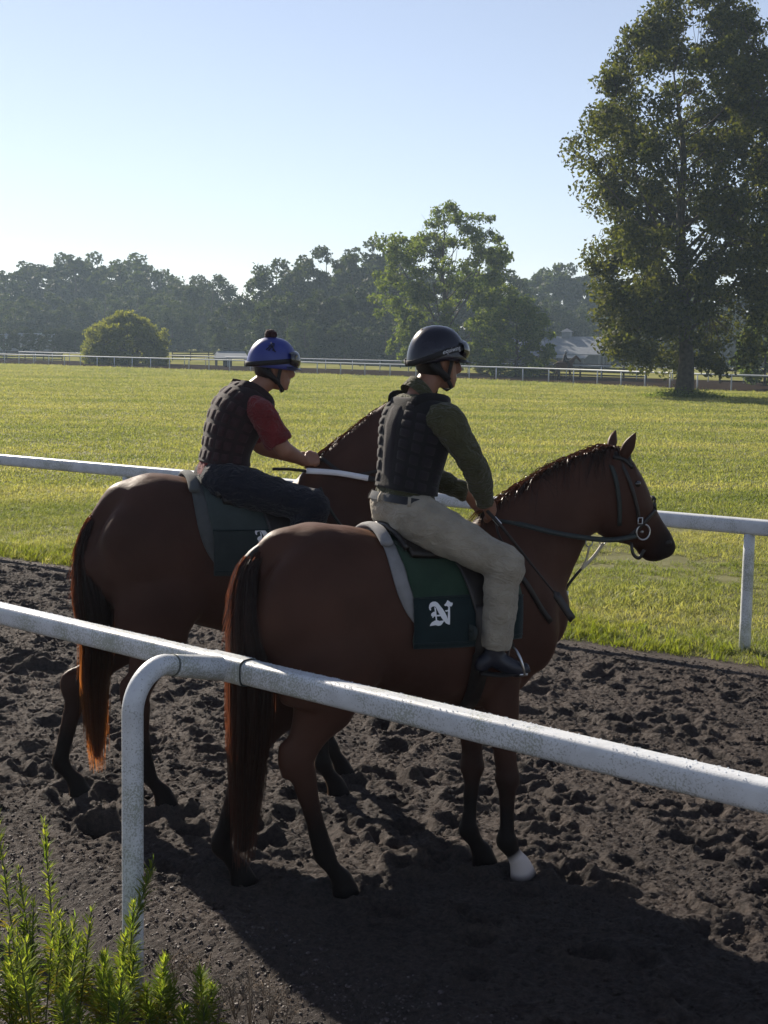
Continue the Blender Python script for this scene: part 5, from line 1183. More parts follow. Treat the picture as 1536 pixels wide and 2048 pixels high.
# --- near rail with its goose-neck post
nr = thing('running_rail', 'mildewed white running rail crossing the foreground on a gooseneck post', 'rail', (0, 0, 0))
RH, RW = 0.053, 0.050; ZT = 1.12
A0 = np.array([-0.60, 6.12]); d2 = nrm(np.array([1.18 + 1.89, 4.46 - 7.34])); 
def rp(s_, z): q = A0 + d2 * s_; return np.array([q[0], q[1], z])
zc = ZT - RH
rail_bar(rp(-12.0, zc), rp(-0.002, zc), RH - 0.002, RW - 0.002).build('rail_bar', RAILM, nr)
rail_bar(rp(-0.16, zc), rp(0.075, zc), RH + 0.004, RW + 0.004, sub=4).build('joint_sleeve', RAILM, nr)
rail_bar(rp(0.076, zc), rp(4.5, zc), RH - 0.002, RW - 0.002).build('rail_bar', RAILM, nr)
rail_bar(rp(0.0755, zc), rp(0.0785, zc), RH + 0.005, RW + 0.005).build('seam', SEAM, nr)
def gooseneck(base, end, z_top, r, parent, mat, collar=True):
    """post rising from base, bending over to the rail at end"""
    base = np.array(base, float); end = np.array(end, float); hd = nrm(np.array([end[0] - base[0], end[1] - base[1], 0])); L = np.linalg.norm((end - base)[:2]); R_ = min(0.17, L * 0.7)
    P = [np.array([base[0], base[1], z]) for z in np.linspace(base[2], z_top - R_ - 0.02, 6)]
    for a in np.linspace(0.0, 1, 14) * math.pi / 2: P.append(np.array([base[0], base[1], z_top - R_]) + hd * R_ * (1 - math.cos(a)) + np.array([0, 0, R_ * math.sin(a)]))
    P.append(end)
    P[-1] = P[-1] * 1.0; po = tube(P, r, seg=20, sub=1).build('post', mat, parent)
    if collar:
        a, b = P[-2] + (P[-1] - P[-2]) * 0.12, P[-1]; tube([a, (a + b) / 2, b], [r * 1.02, r * 1.16, r * 1.22], seg=18, sub=3).build('collar', mat, po); tube([a - (b - a) * 0.01, a + (b - a) * 0.02], r * 1.05, seg=18, sub=1).build('seam', SEAM, po)
pb = on_ground(266, 1990, -0.18); en = rp(-0.06, ZT - 0.06) - np.array([d2[1], -d2[0], 0]) * 0.0
gooseneck((pb[0], pb[1], -0.25), en, 1.135, 0.043, nr, RAILM)
for s_ in (-3.6, 3.6, -7.2, -10.8):
    off = np.array([pb[0], pb[1]]) - (A0 + d2 * -0.06); q = rp(s_ - 0.06, 0); gooseneck((q[0] + off[0], q[1] + off[1], -0.3), rp(s_ - 0.06, ZT - 0.055), 1.135, 0.045, nr, RAILM, False)
# dew on top of the rail
rd = np.random.default_rng(5); V = []; Fc = []
sd = d2[[1, 0]] * np.array([1, -1])
ico = [(0, 0, 1), (0.9, 0, 0.3), (0.28, 0.86, 0.3), (-0.73, 0.53, 0.3), (-0.73, -0.53, 0.3), (0.28, -0.86, 0.3)]
V_ = []; F_ = []
for i in range(1500):
    s_ = rd.uniform(-3.2, 2.4); w_ = rd.uniform(-0.038, 0.038); r = rd.uniform(0.0012, 0.0036); z = zc + (RH - 0.002) * (1 - abs(w_ / (RW - 0.002)) ** 3.4) ** (1 / 3.4) + 0.0005
    if -0.17 < s_ < 0.09: z += 0.006
    c = rp(s_, z) + np.array([sd[0], sd[1], 0]) * w_; b = len(V_)
    V_ += [tuple(c + np.array(p) * r) for p in ico]; F_ += [(b, b + 1, b + 2), (b, b + 2, b + 3), (b, b + 3, b + 4), (b, b + 4, b + 5), (b, b + 5, b + 1)]
dw = link('dew_drops', to_mesh('dew_drops', V_, F_), DEW, nr); dw['kind'] = 'stuff'

# --- inner rail beyond the horses
ir = thing('inner_rail', 'white running rail along the meadow behind the horses', 'rail', (0, 0, 0))
B0 = np.array([2.93, 11.93]); e2 = nrm(np.array([3.05 + 4.52, 11.84 - 17.57])); ZI = 1.10
def rq(s_, z): q = B0 + e2 * s_ + np.array([e2[1], -e2[0]]) * 0.0; return np.array([q[0], q[1], z])
for k in range(-10, 4):
    rail_bar(rq(k * 3.6 - 0.9, ZI - 0.065), rq((k + 1) * 3.6 - 0.904, ZI - 0.065), 0.065, 0.055, seg=40).build('rail_bar', RAILM2, ir)
for k in range(-10, 4):
    q = rq(k * 3.6, 0); tube([(q[0], q[1], -0.1), (q[0], q[1], 0.6), (q[0], q[1], ZI - 0.12)], [0.047, 0.046, 0.043], seg=14, sub=2).build('post', RAILM2, ir)
# ================================================================ trees
def leaf_material(name, c1, c2, tr=0.4, tint=(1.9, 1.8, 0.7)):
    m = bpy.data.materials.new(name); m.use_nodes = True; t = m.node_tree; p = t.nodes['Principled BSDF']; out = t.nodes['Material Output']
    g_ = t.nodes.new('ShaderNodeNewGeometry'); oi = t.nodes.new('ShaderNodeObjectInfo')
    r = t.nodes.new('ShaderNodeValToRGB'); e = r.color_ramp.elements; e[0].color = (*c1, 1); e[1].color = (*c2, 1); lk(t, g_.outputs['Random Per Island'], r.inputs[0])
    hs = t.nodes.new('ShaderNodeHueSaturation'); mr = t.nodes.new('ShaderNodeMapRange'); mr.inputs['To Min'].default_value = 0.8; mr.inputs['To Max'].default_value = 1.2; lk(t, oi.outputs['Random'], mr.inputs['Value']); lk(t, mr.outputs[0], hs.inputs['Value']); lk(t, r.outputs[0], hs.inputs['Color'])
    lk(t, hs.outputs[0], p.inputs['Base Color']); p.inputs['Roughness'].default_value = 0.7; p.inputs['Specular IOR Level'].default_value = 0.15
    mc = t.nodes.new('ShaderNodeMix'); mc.data_type = 'RGBA'; mc.blend_type = 'MULTIPLY'; mc.inputs[0].default_value = 1; mc.inputs[7].default_value = (*tint, 1); lk(t, hs.outputs[0], mc.inputs[6])
    tr_ = t.nodes.new('ShaderNodeBsdfTranslucent'); lk(t, mc.outputs[2], tr_.inputs[0]); mx = t.nodes.new('ShaderNodeMixShader'); mx.inputs[0].default_value = tr
    lk(t, p.outputs[0], mx.inputs[1]); lk(t, tr_.outputs[0], mx.inputs[2]); lk(t, mx.outputs[0], out.inputs[0]); return m
BARK = material('bark', (0.030, 0.024, 0.019), (0.075, 0.060, 0.047), scale=6, rough=0.95, bump=0.8, bscale=18)
LEAF_OAK = leaf_material('leaf_oak', (0.015, 0.025, 0.008), (0.076, 0.083, 0.023), 0.46)
LEAF_MID = leaf_material('leaf_mid', (0.045, 0.080, 0.022), (0.13, 0.165, 0.045), 0.55)
LEAF_FAR = leaf_material('leaf_wood', (0.014, 0.026, 0.010), (0.044, 0.058, 0.021), 0.38)
LEAF_WIL = leaf_material('leaf_willow', (0.085, 0.105, 0.026), (0.18, 0.19, 0.055), 0.5)
def leaves_mesh(name, C, size, rnd, droop=0.0):
    """diamond leaves, two triangles each, centred on C, turned at random"""
    n = len(C); a = rnd.normal(size=(n, 3)); a[:, 2] -= droop * 2; a /= np.linalg.norm(a, axis=1)[:, None]; b = rnd.normal(size=(n, 3)); b -= a * (a * b).sum(1)[:, None]; b /= np.linalg.norm(b, axis=1)[:, None]
    c = np.cross(a, b); s_ = (size * rnd.uniform(0.6, 1.4, n))[:, None]
    V = np.stack([C - a * s_, C + b * s_ * 0.55 + c * s_ * 0.18, C + a * s_, C - b * s_ * 0.55 + c * s_ * 0.18], 1).reshape(-1, 3)
    i = np.arange(n)[:, None] * 4; return fast_mesh(name, V, np.concatenate([i + [0, 1, 2, 3]], 1), False)
def grow(seed, H, crown, trunk_r, limbs, sub, twigs, leaf_n, leaf_size, puff, first=0.16, up=0.55, lean=(0, 0), fork=0.0, droop_low=0.0, gaps=0.0, trunk_top=0.93, squash=1.0, over=1.25):
    """crown(zn, az) -> radius as share of H; returns (trunk shell, leaf centres)"""
    rnd = np.random.default_rng(seed); W_ = Shell(); leaves = []
    zt = np.linspace(0, trunk_top, 9); wob = np.cumsum(rnd.normal(0, 0.010, (9, 2)), 0) * H * 0.6; wob[0] = 0; wob[1] *= 0.3
    TP = np.column_stack([wob[:, 0] + lean[0] * zt ** 1.5 * H, wob[:, 1] + lean[1] * zt ** 1.5 * H, zt * H]); TR = trunk_r * (1 - zt / trunk_top * 0.93) ** 0.8
    TR[0] *= 1.45; W_.merge(tube(np.vstack([TP[0] - (0, 0, 0.4), TP]), np.concatenate([[TR[0] * 1.3], TR]), seg=12, sub=3))
    def trunk_at(z):
        k = z / trunk_top * 8; i = min(int(k), 7); f = k - i; return TP[i] * (1 - f) + TP[i + 1] * f, TR[i] * (1 - f) + TR[i + 1] * f
    for i in range(limbs):
        z0 = first + (trunk_top - first - 0.02) * ((i + rnd.uniform(0, 0.8)) / limbs) ** 1.05; az = i * 2.399 + rnd.uniform(-0.4, 0.4)
        s0, r0 = trunk_at(z0); dz = up * (1 - z0) * rnd.uniform(0.5, 1.0) * 0.55 + 0.04; z1 = min(z0 + dz, 1.0)
        if droop_low and z0 < 0.35: z1 = z0 + dz * 0.5 - droop_low * (0.35 - z0)
        R = crown(min(max(z1, 0.01), 0.995), az) * H * rnd.uniform(0.72, 1.0)
        tip = np.array([lean[0] * H * z1 + R * math.cos(az), lean[1] * H * z1 + R * math.sin(az), z1 * H]); m1 = s0 * 0.55 + tip * 0.45 + np.array([0, 0, 0.05 * H * rnd.uniform(0.2, 1) * (1 if z0 > 0.3 else 0.5)])
        L = catmull(np.array([s0, m1, tip]), 4); rr = r0 * 0.42 + 0.01
        W_.merge(tube([s0, m1, tip], [rr, rr * 0.6, rr * 0.16], seg=6, sub=3, cap=False))
        for j in range(sub):
            k = rnd.uniform(0.25, 1.0) if j else 1.0; b0 = L[int(k * (len(L) - 1))]; ln = R * rnd.uniform(0.25, 0.5) + 0.03 * H; d = nrm(nrm(tip - s0) * 0.7 + rnd.normal(0, 0.7, 3) * np.array([1, 1, 0.75]) + (0, 0, 0.15)); e = b0 + d * ln
            W_.merge(tube([b0, (b0 + e) / 2 + rnd.normal(0, 0.05, 3) * ln, e], [rr * 0.35, rr * 0.22, rr * 0.08], seg=4, sub=1, cap=False))
            for q in range(twigs):
                f = rnd.uniform(0.35, 1.15); c = b0 + (e - b0) * f + rnd.normal(0, puff * H * 0.8, 3)
                zn = c[2] / H; rad = math.hypot(c[0] - lean[0] * c[2], c[1] - lean[1] * c[2]); lim = crown(min(max(zn, 0.01), 0.995), math.atan2(c[1], c[0])) * H * 1.06
                if rad > lim * over or zn > 1.05: continue
                if gaps and rnd.random() < gaps: continue
                n = rnd.poisson(leaf_n); leaves.append(c + rnd.normal(0, puff * H * 0.42, (n, 3)) * np.array([1, 1, 0.8 * squash]))
    return W_, np.concatenate(leaves)
def grow_full(seed, H, crown, trunk_r, limbs, clusters, leaf_n, spread, first=0.12, rise=0.22, zlo=0.06, gap=0.30, trunk_top=0.92, nscale=2.6, shell=0.45, flat=0.75):
    """a full crown: leaf clusters fill the crown's volume, thinned by noise, each hung on the nearest limb"""
    rnd = np.random.default_rng(seed); W_ = Shell()
    zt = np.linspace(0, trunk_top, 9); wob = np.cumsum(rnd.normal(0, 0.013, (9, 2)), 0) * H * 0.6; wob[0] = 0; wob[1] *= 0.3
    TP = np.column_stack([wob, zt * H]); TR = trunk_r * (1 - zt / trunk_top * 0.94) ** 0.85; TR[0] *= 1.35
    W_.merge(tube(np.vstack([TP[0] - (0, 0, 0.4), TP]), np.concatenate([[TR[0] * 1.3], TR]), seg=12, sub=3))
    pts = [TP[3:]]; rad = [TR[3:]]
    for i in range(limbs):
        z0 = first + (trunk_top - first - 0.04) * (i + rnd.uniform(0, 0.7)) / limbs; az = i * 2.399 + rnd.uniform(-0.35, 0.35); k = z0 / trunk_top * 8; j = min(int(k), 7); f = k - j; s0 = TP[j] * (1 - f) + TP[j + 1] * f; r0 = TR[j] * (1 - f) + TR[j + 1] * f
        z1 = min(z0 + rise * (1.15 - z0) * rnd.uniform(0.6, 1.2), 0.98); R = crown(z1, az) * H * rnd.uniform(0.78, 0.92); tip = np.array([R * math.cos(az), R * math.sin(az), z1 * H]); m1 = s0 * 0.5 + tip * 0.5 + np.array([0, 0, -0.02 * H * rnd.uniform(-0.5, 1)]) + rnd.normal(0, 0.012, 3) * H
        L = catmull(np.array([s0, m1, tip]), 6); rr = max(r0 * 0.40, 0.03); W_.merge(tube([s0, m1, tip], [rr, rr * 0.55, rr * 0.15], seg=6, sub=4, cap=False)); pts.append(L[3:]); rad.append(np.linspace(rr * 0.6, rr * 0.15, len(L) - 3))
    LP = np.concatenate(pts); LR = np.concatenate(rad); leaves = []; n = 0; tries = 0
    while n < clusters and tries < clusters * 20:
        tries += 1; zn = rnd.uniform(zlo, 1.0); az = rnd.uniform(0, 2 * math.pi); R = crown(zn, az)
        if rnd.uniform() > (R / 0.30) ** 1.6: continue
        r = R * rnd.uniform(shell ** 2, 1) ** 0.5; c = np.array([r * math.cos(az), r * math.sin(az), zn]) * H
        if mnoise.noise(Vector(c / H * nscale * 3 + seed)) < gap * 2 - 0.75 + 0.0: continue
        n += 1; q = np.argmin(((LP - c) ** 2).sum(1) + 0.8 * np.maximum(0, LP[:, 2] - c[2]) ** 2); b = LP[q]; W_.merge(tube([b, (b + c) / 2 + rnd.normal(0, 0.06, 3) * np.linalg.norm(c - b) + (0, 0, 0.02 * H * rnd.uniform(0, 1)), c], [max(LR[q] * 0.45, 0.012), 0.014, 0.005], seg=4, sub=2, cap=False))
        m = rnd.poisson(leaf_n); sp = spread * rnd.uniform(0.7, 1.3); d = rnd.normal(size=(m, 3)); d /= np.linalg.norm(d, axis=1)[:, None]; leaves.append(c + d * (rnd.uniform(0, 1, m) ** 0.45)[:, None] * sp * np.array([1, 1, flat]))
    return W_, np.concatenate(leaves)
def tree_from(name, label, loc, wood, crown_me, leafm, group=None, rz=0.0, sc=(1, 1, 1), cat='tree'):
    r = thing(name, label, cat, tuple(loc), rz, group); r.scale = sc
    link('trunk', wood, BARK, r); link('crown', crown_me, leafm, r); return r
def prof(pts):
    z = [p[0] for p in pts]; r = [p[1] for p in pts]; return lambda zn, az: float(np.interp(zn, z, r))
# --- the big oak on the right
OAK_H = 22.2; ob = on_ground(1368, 797)
f_oak = prof([(0.03, 0.08), (0.06, 0.15), (0.12, 0.195), (0.22, 0.215), (0.33, 0.225), (0.42, 0.245), (0.52, 0.285), (0.60, 0.295), (0.68, 0.27), (0.78, 0.215), (0.88, 0.15), (0.95, 0.095), (1.0, 0.03)])
def oakc(zn, az): return f_oak(zn, az) * (1.0 + 0.17 * mnoise.noise(Vector((math.cos(az) * 1.6, math.sin(az) * 1.6, zn * 7))) + 0.06 * math.sin(az * 5 + zn * 20))
wood, lv = grow_full(4, OAK_H, oakc, 0.44, 40, 780, 135, 0.82, first=0.15, rise=0.30, zlo=0.07, gap=0.335, trunk_top=0.78)
tree_from('oak_tree', 'tall broad oak standing alone in the meadow at the right', (ob[0], ob[1], 0.02), wood.mesh('oak_wood'), leaves_mesh('oak_leaves', lv, 0.12, np.random.default_rng(1)), LEAF_OAK)
print('print: oak leaves', len(lv))
# --- loose tree in the middle
f_mid = prof([(0.02, 0.20), (0.12, 0.36), (0.35, 0.44), (0.55, 0.46), (0.72, 0.42), (0.86, 0.30), (0.95, 0.17), (1.0, 0.05)])
def midc(zn, az): return f_mid(zn, az) * (0.92 + 0.42 * mnoise.noise(Vector((math.cos(az) * 1.5 + 3, math.sin(az) * 1.5, zn * 5))) + 0.08 * math.sin(az * 4 + zn * 15))
mb = at_depth(890, 752, 150); MID_H = 16.8
wood, lv = grow_full(9, MID_H, midc, 0.34, 20, 330, 95, 0.80, first=0.10, rise=0.55, zlo=0.06, gap=0.36)
tree_from('maple_tree', 'loose open-crowned tree with bare twigs on top behind the black helmet', (mb[0], mb[1], -0.1), wood.mesh('mid_wood'), leaves_mesh('mid_leaves', lv, 0.17, np.random.default_rng(2)), LEAF_MID)
# --- its smaller neighbour
f_sm = prof([(0.02, 0.25), (0.2, 0.46), (0.45, 0.50), (0.7, 0.40), (0.9, 0.22), (1.0, 0.06)])
sb = at_depth(1030, 755, 140); wood, lv = grow_full(12, 7.6, lambda z, a: f_sm(z, a) * (0.95 + 0.3 * mnoise.noise(Vector((math.cos(a) * 1.5, math.sin(a) * 1.5, z * 5)))), 0.2, 14, 200, 80, 0.55, zlo=0.04, gap=0.25)
tree_from('small_tree', 'small dense tree between the open-crowned tree and the white-roofed barn', (sb[0], sb[1], -0.1), wood.mesh('small_wood'), leaves_mesh('small_leaves', lv, 0.15, np.random.default_rng(3)), LEAF_MID)
# --- willow: a low dome of hanging twigs
wl = at_depth(250, 738, 178); f_wl = prof([(0.0, 0.80), (0.2, 0.88), (0.45, 0.84), (0.65, 0.70), (0.85, 0.42), (1.0, 0.12)])
wood, lv = grow_full(17, 6.1, lambda z, a: f_wl(z, a) * (0.98 + 0.26 * mnoise.noise(Vector((math.cos(a) * 2.0, math.sin(a) * 2.0, z * 4)))), 0.3, 16, 430, 75, 0.62, first=0.1, rise=0.5, zlo=0.03, gap=0.18, shell=0.5)
tree_from('willow', 'low dome-shaped yellow-green willow beyond the far rail', (wl[0], wl[1], -0.1), wood.mesh('willow_wood'), leaves_mesh('willow_leaves', lv, 0.15, np.random.default_rng(17), droop=0.6), LEAF_WIL)
# --- trees of the wood behind
protos = []
for sd, pts, H in ((31, [(0.02, 0.2), (0.15, 0.34), (0.4, 0.40), (0.65, 0.36), (0.85, 0.23), (1.0, 0.02)], 16.0), (32, [(0.02, 0.12), (0.2, 0.26), (0.45, 0.30), (0.7, 0.27), (0.9, 0.14), (1.0, 0.02)], 18.0), (33, [(0.02, 0.26), (0.2, 0.42), (0.45, 0.47), (0.7, 0.40), (0.88, 0.24), (1.0, 0.03)], 14.0), (34, [(0.02, 0.2), (0.25, 0.33), (0.5, 0.37), (0.75, 0.33), (0.9, 0.2), (1.0, 0.03)], 20.0)):
    f_ = prof(pts); wood, lv = grow_full(sd, H, (lambda f_, sd: lambda z, a: f_(z, a) * (0.95 + 0.32 * mnoise.noise(Vector((math.cos(a) * 1.4 + sd, math.sin(a) * 1.4, z * 5)))))(f_, sd), 0.32, 12, 120, 80, 0.072 * H, first=0.1, zlo=0.05, gap=0.22, shell=0.6)
    protos.append((wood.mesh('wood_%d' % sd), leaves_mesh('wood_leaves_%d' % sd, lv, 0.34, np.random.default_rng(sd)), H)); print('print: proto', len(lv))
for w_, l_, _ in protos: w_.materials.append(BARK); l_.materials.append(LEAF_FAR)
ORD = {}
def wood_tree(u, top, depth, proto, label, group, base_z=0.0, width=1.0, name='woodland_tree', leafm=None):
    p = at_depth(u, 700, depth); tz = at_depth(u, top, depth)[2]; w_, l_, H = protos[proto]; s_ = (tz - base_z) / H
    if group in (GL, GM_, GR): base_z = -1.6
    s_ = (tz - base_z) / H
    if group in (GL, GM_, GR): ORD.setdefault(group, []).append((u, top, None))
    r = thing(name, label, 'tree', (p[0], p[1], base_z), random.uniform(0, 6.28), group); r.scale = (s_ * width, s_ * width, s_)
    o = bpy.data.objects.new('trunk', w_); COL.objects.link(o); o.parent = r; o = bpy.data.objects.new('crown', l_); COL.objects.link(o); o.parent = r
    if group in (GL, GM_, GR): ORD[group][-1] = (u, top, r)
    return r
GL, GM_, GR = 'trees of the hazy wood at the left', 'trees of the dark wood behind the riders', 'trees of the wood behind the barn'
LL, LM, LR = 'hazy blue tree in the far wood at the left', 'tree in the dark wood behind the riders', 'tree in the wood behind the white-roofed barn'
for u, top, d in ((-160, 520, 330), (-90, 545, 300), (-30, 555, 300), (20, 548, 320), (60, 520, 330), (110, 502, 340), (160, 515, 330), (205, 506, 345), (250, 525, 320), (290, 510, 335), (325, 535, 320), (-60, 590, 280), (30, 590, 280), (90, 580, 285), (150, 600, 280), (210, 590, 285), (270, 575, 290), (330, 590, 285), (370, 570, 300)):
    wood_tree(u, top + random.uniform(-6, 6), d, random.choice((0, 2, 3, 0)), LL, GL, 0.0, random.uniform(1.0, 1.25))
for u, top, d in ((392, 548, 290), (425, 545, 280), (445, 565, 290), (300, 600, 260), (345, 605, 255), (400, 610, 255)):
    wood_tree(u, top, d, random.choice((1, 3)), LL, GL, 0.0, 0.95)
for u, top, d, p, w in ((478, 590, 235, 2, 0.9), (510, 605, 230, 0, 0.9), (555, 512, 250, 3, 0.9), (600, 520, 255, 1, 1.1), (650, 490, 255, 3, 0.95), (700, 500, 250, 0, 1.0), (745, 488, 260, 1, 1.1), (790, 500, 255, 3, 1.0), (575, 585, 215, 2, 1.0), (640, 580, 215, 0, 1.0), (700, 570, 215, 2, 0.9), (760, 560, 220, 0, 1.0), (840, 545, 240, 3, 1.0), (900, 540, 240, 0, 1.0), (960, 520, 240, 3, 1.0), (1010, 540, 250, 0, 1.0), (545, 600, 225, 0, 0.9), (610, 640, 205, 2, 1.0), (690, 640, 205, 2, 1.1), (770, 640, 205, 2, 1.1)):
    wood_tree(u, top, d, p, LM, GM_, 0.0, w)
for u, top, d, p, w in ((1060, 560, 300, 0, 1.1), (1110, 528, 310, 2, 1.0), (1150, 530, 310, 0, 1.0), (1190, 540, 305, 3, 1.1), (1230, 560, 300, 2, 1.0), (1290, 570, 300, 0, 1.1), (1350, 560, 310, 2, 1.0), (1420, 575, 300, 0, 1.1), (1490, 565, 300, 3, 1.2), (1560, 575, 300, 2, 1.1), (1640, 560, 300, 0, 1.1), (1090, 600, 275, 2, 1.0), (1160, 610, 275, 0, 1.0), (1210, 620, 270, 2, 1.0), (1270, 625, 280, 0, 1.1), (1340, 630, 280, 2, 1.1), (1410, 640, 280, 0, 1.1), (1480, 630, 280, 2, 1.1), (1550, 640, 280, 0, 1.1)):
    wood_tree(u, top, d, p, LR, GR, 0.0, w)
# each tree named by its place along its wood
ORDW = ['first', 'second', 'third', 'fourth', 'fifth', 'sixth', 'seventh', 'eighth', 'ninth', 'tenth', 'eleventh', 'twelfth', 'thirteenth', 'fourteenth', 'fifteenth', 'sixteenth', 'seventeenth', 'eighteenth', 'nineteenth']
for grp, what in ((GL, 'hazy wood at the left'), (GM_, 'dark wood behind the riders'), (GR, 'wood behind the barn')):
    mid_ = sorted(x[1] for x in ORD[grp])[len(ORD[grp]) // 2]
    for row, sel in (('tall tree in the back row', [x for x in ORD[grp] if x[1] <= mid_]), ('lower tree in the front row', [x for x in ORD[grp] if x[1] > mid_])):
        for k_, x in enumerate(sorted(sel, key=lambda q: q[0])): x[2]['label'] = '%s from left %s of the %s' % (ORDW[k_], row, what)

r = wood_tree(1532, 600, 118, 2, 'yellow-green tree at the right edge beyond the far rail', None, 0.0, 0.8, 'edge_tree')
for ch in r.children:
    if ch.name.startswith('crown'): ch.data = ch.data.copy(); ch.data.materials.clear(); ch.data.materials.append(LEAF_MID)
# shrubs: yellowish bush by the barn, small orchard trees at the left
for u, top, d, lab in ((975, 712, 150, 'low yellow-green bush by the far rail under the open-crowned tree'), (1090, 712, 150, 'low leafy bush in front of the white-roofed barn')):
    r = wood_tree(u, top, d, 2, lab, None, 0.0, 1.6, 'bush'); r['category'] = 'bush'
    for ch in r.children:
        if ch.name.startswith('crown'): ch.data = ch.data.copy(); ch.data.materials.clear(); ch.data.materials.append(LEAF_WIL)
for k_, (u, top) in enumerate(((8, 655), (46, 652), (76, 668), (106, 655), (130, 652), (150, 660))):
    wood_tree(u, top, 235, 2, ORDW[k_] + ' from left small round tree in the row before the far house', 'row of small trees by the far house', 1.2, 1.1, 'small_round_tree')
# weeds at the foot of the oak
rw = np.random.default_rng(8); C = np.column_stack([rw.normal(0, 1.0, 5200), rw.normal(0, 0.55, 5200), np.abs(rw.normal(0, 0.16, 5200))]); C = C[np.hypot(C[:, 0], C[:, 1]) > 0.35]
C[:, 2] *= np.clip(1.5 - np.abs(C[:, 0]) / 2.2, 0.3, 2); u_ = tag(link('undergrowth', leaves_mesh('undergrowth', C, 0.055, rw), LEAF_MID, None, (ob[0], ob[1] - 0.3, 0.05)), 'weeds and suckers round the foot of the oak', kind='stuff')
# ================================================================ far track, fences, buildings
fe = [on_ground(u, v)[:2] for u, v in ((0, 728), (200, 735), (640, 750), (1060, 765), (1400, 782), (1536, 787))]
d0 = nrm(fe[0] - fe[1]); d1 = nrm(fe[-1] - fe[-3])
fe = np.array([fe[0] + d0 * 60, fe[0] + d0 * 25] + fe + [fe[-1] + d1 * 20, fe[-1] + d1 * 50])
cv = catmull(fe, 10)
def resample(c, step):
    s_ = np.concatenate([[0], np.cumsum(np.linalg.norm(np.diff(c, axis=0), axis=1))]); q = np.arange(0, s_[-1], step); return np.column_stack([np.interp(q, s_, c[:, 0]), np.interp(q, s_, c[:, 1])])
cv = resample(cv, 1.0); tg = np.gradient(cv, axis=0); tg /= np.linalg.norm(tg, axis=1)[:, None]; nv = np.column_stack([-tg[:, 1], tg[:, 0]])
def offset(k): return cv + nv * k
def strip(name, k0, k1, z, mat, label):
    a, b = offset(k0), offset(k1); n = len(a); V = np.concatenate([np.column_stack([a, np.full(n, z)]), np.column_stack([b, np.full(n, z)])]); i = np.arange(n - 1); return tag(link(name, fast_mesh(name, V, np.stack([i, i + 1, n + i + 1, n + i], 1)), mat), label, kind='structure')
FARDIRT = material('far_dirt', (0.020, 0.014, 0.011), (0.036, 0.026, 0.021), scale=0.8, rough=1.0, spec=0.0, bump=0.5, bscale=6)
PAST = material('pasture', (0.13, 0.14, 0.040), (0.24, 0.225, 0.085), scale=0.15, rough=1.0, spec=0.0, bump=0.6, bscale=3)
strip('far_track', -0.5, 26.0, 0.075, FARDIRT, 'brown dirt of the track on the far side of the meadow')
def past_z(x, y):
    """the pasture climbs gently beyond the far track, on the left only"""
    k = np.min(np.hypot(cv[:, 0] - x, cv[:, 1] - y)); a = x / y
    return 0.085 + 2.75 * min(max((k - 26) / 75, 0), 1) ** 1.1 * min(max((0.0 - a) / 0.09, 0), 1)
ks = np.concatenate([[26.1], np.linspace(32, 110, 14), [150, 200]]); rows = [offset(k)[::3] for k in ks]; nn_ = len(rows[0])
V = np.concatenate([[(x, y, past_z(x, y)) for x, y in r_] for r_ in rows]); i = np.arange(len(ks) - 1)[:, None] * nn_ + np.arange(nn_ - 1)[None, :]
tag(link('pasture', fast_mesh('pasture', V, np.stack([i, i + 1, i + nn_ + 1, i + nn_], -1).reshape(-1, 4), True), PAST), 'sunlit pasture beyond the far track', kind='structure')
WHITE_R = plain('far_rail_white', (0.46, 0.49, 0.52), rough=0.6)
def far_rail(k, label, hz=1.1, step=3.0, r=0.06):
    c = resample(offset(k), step); rt = thing('far_rail', label, 'rail', (0, 0, 0)); P = np.column_stack([c, np.full(len(c), hz)]); tube(P, r, seg=6, sub=1).build('rail_bar', WHITE_R, rt)
    me = tube([(0, 0, -0.1), (0, 0, hz - 0.02)], r * 0.8, seg=6, sub=1).mesh('far_post'); me.materials.append(WHITE_R)
    for x, y in c:
        o = bpy.data.objects.new('post', me); COL.objects.link(o); o.parent = rt; o.location = (x, y, 0)
far_rail(0.6, 'thin white rail on posts at the near side of the far track')
far_rail(20.0, 'thin white rail on posts at the far side of the far track', 1.2, 4.0)
BROWN = material('fence_board_brown', (0.030, 0.022, 0.018), (0.055, 0.042, 0.034), scale=3, rough=0.9)
def board_fence(p0, p1, label, h=1.35, boards=4, step=2.6):
    p0, p1 = np.array(p0[:2], float), np.array(p1[:2], float); L = np.linalg.norm(p1 - p0); d = (p1 - p0) / L; a = math.atan2(d[1], d[0]); z0 = past_z(*p0) - 0.05; rt = thing('board_fence', label, 'fence', (p0[0], p0[1], z0), a); rt.rotation_euler = (0, -math.atan2(past_z(*p1) - 0.05 - z0, L), a); n = int(L / step)
    pm = box((0, 0, h / 2 - 0.1), (0.06, 0.06, h / 2 + 0.1)).mesh('fp', False); pm.materials.append(BROWN); bm_ = box((step / 2, -0.08, 0), (step / 2 - 0.01, 0.018, 0.07)).mesh('fb', False); bm_.materials.append(BROWN)
    for i in range(n + 1):
        o = bpy.data.objects.new('post', pm); COL.objects.link(o); o.parent = rt; o.location = (i * step, 0, 0)
        if i < n:
            for k in range(boards): o = bpy.data.objects.new('board', bm_); COL.objects.link(o); o.parent = rt; o.location = (i * step, 0, 0.25 + (h - 0.35) * k / (boards - 1))
board_fence(at_depth(-60, 715, 205), at_depth(160, 715, 203), 'brown board fence at the far left, left of the willow', 1.3)
board_fence(at_depth(345, 715, 205), at_depth(470, 715, 203), 'brown board fence between the willow and the open shed', 1.3)
board_fence(at_depth(680, 735, 190), at_depth(815, 735, 188), 'short brown board fence between the two riders', 1.0, 3)
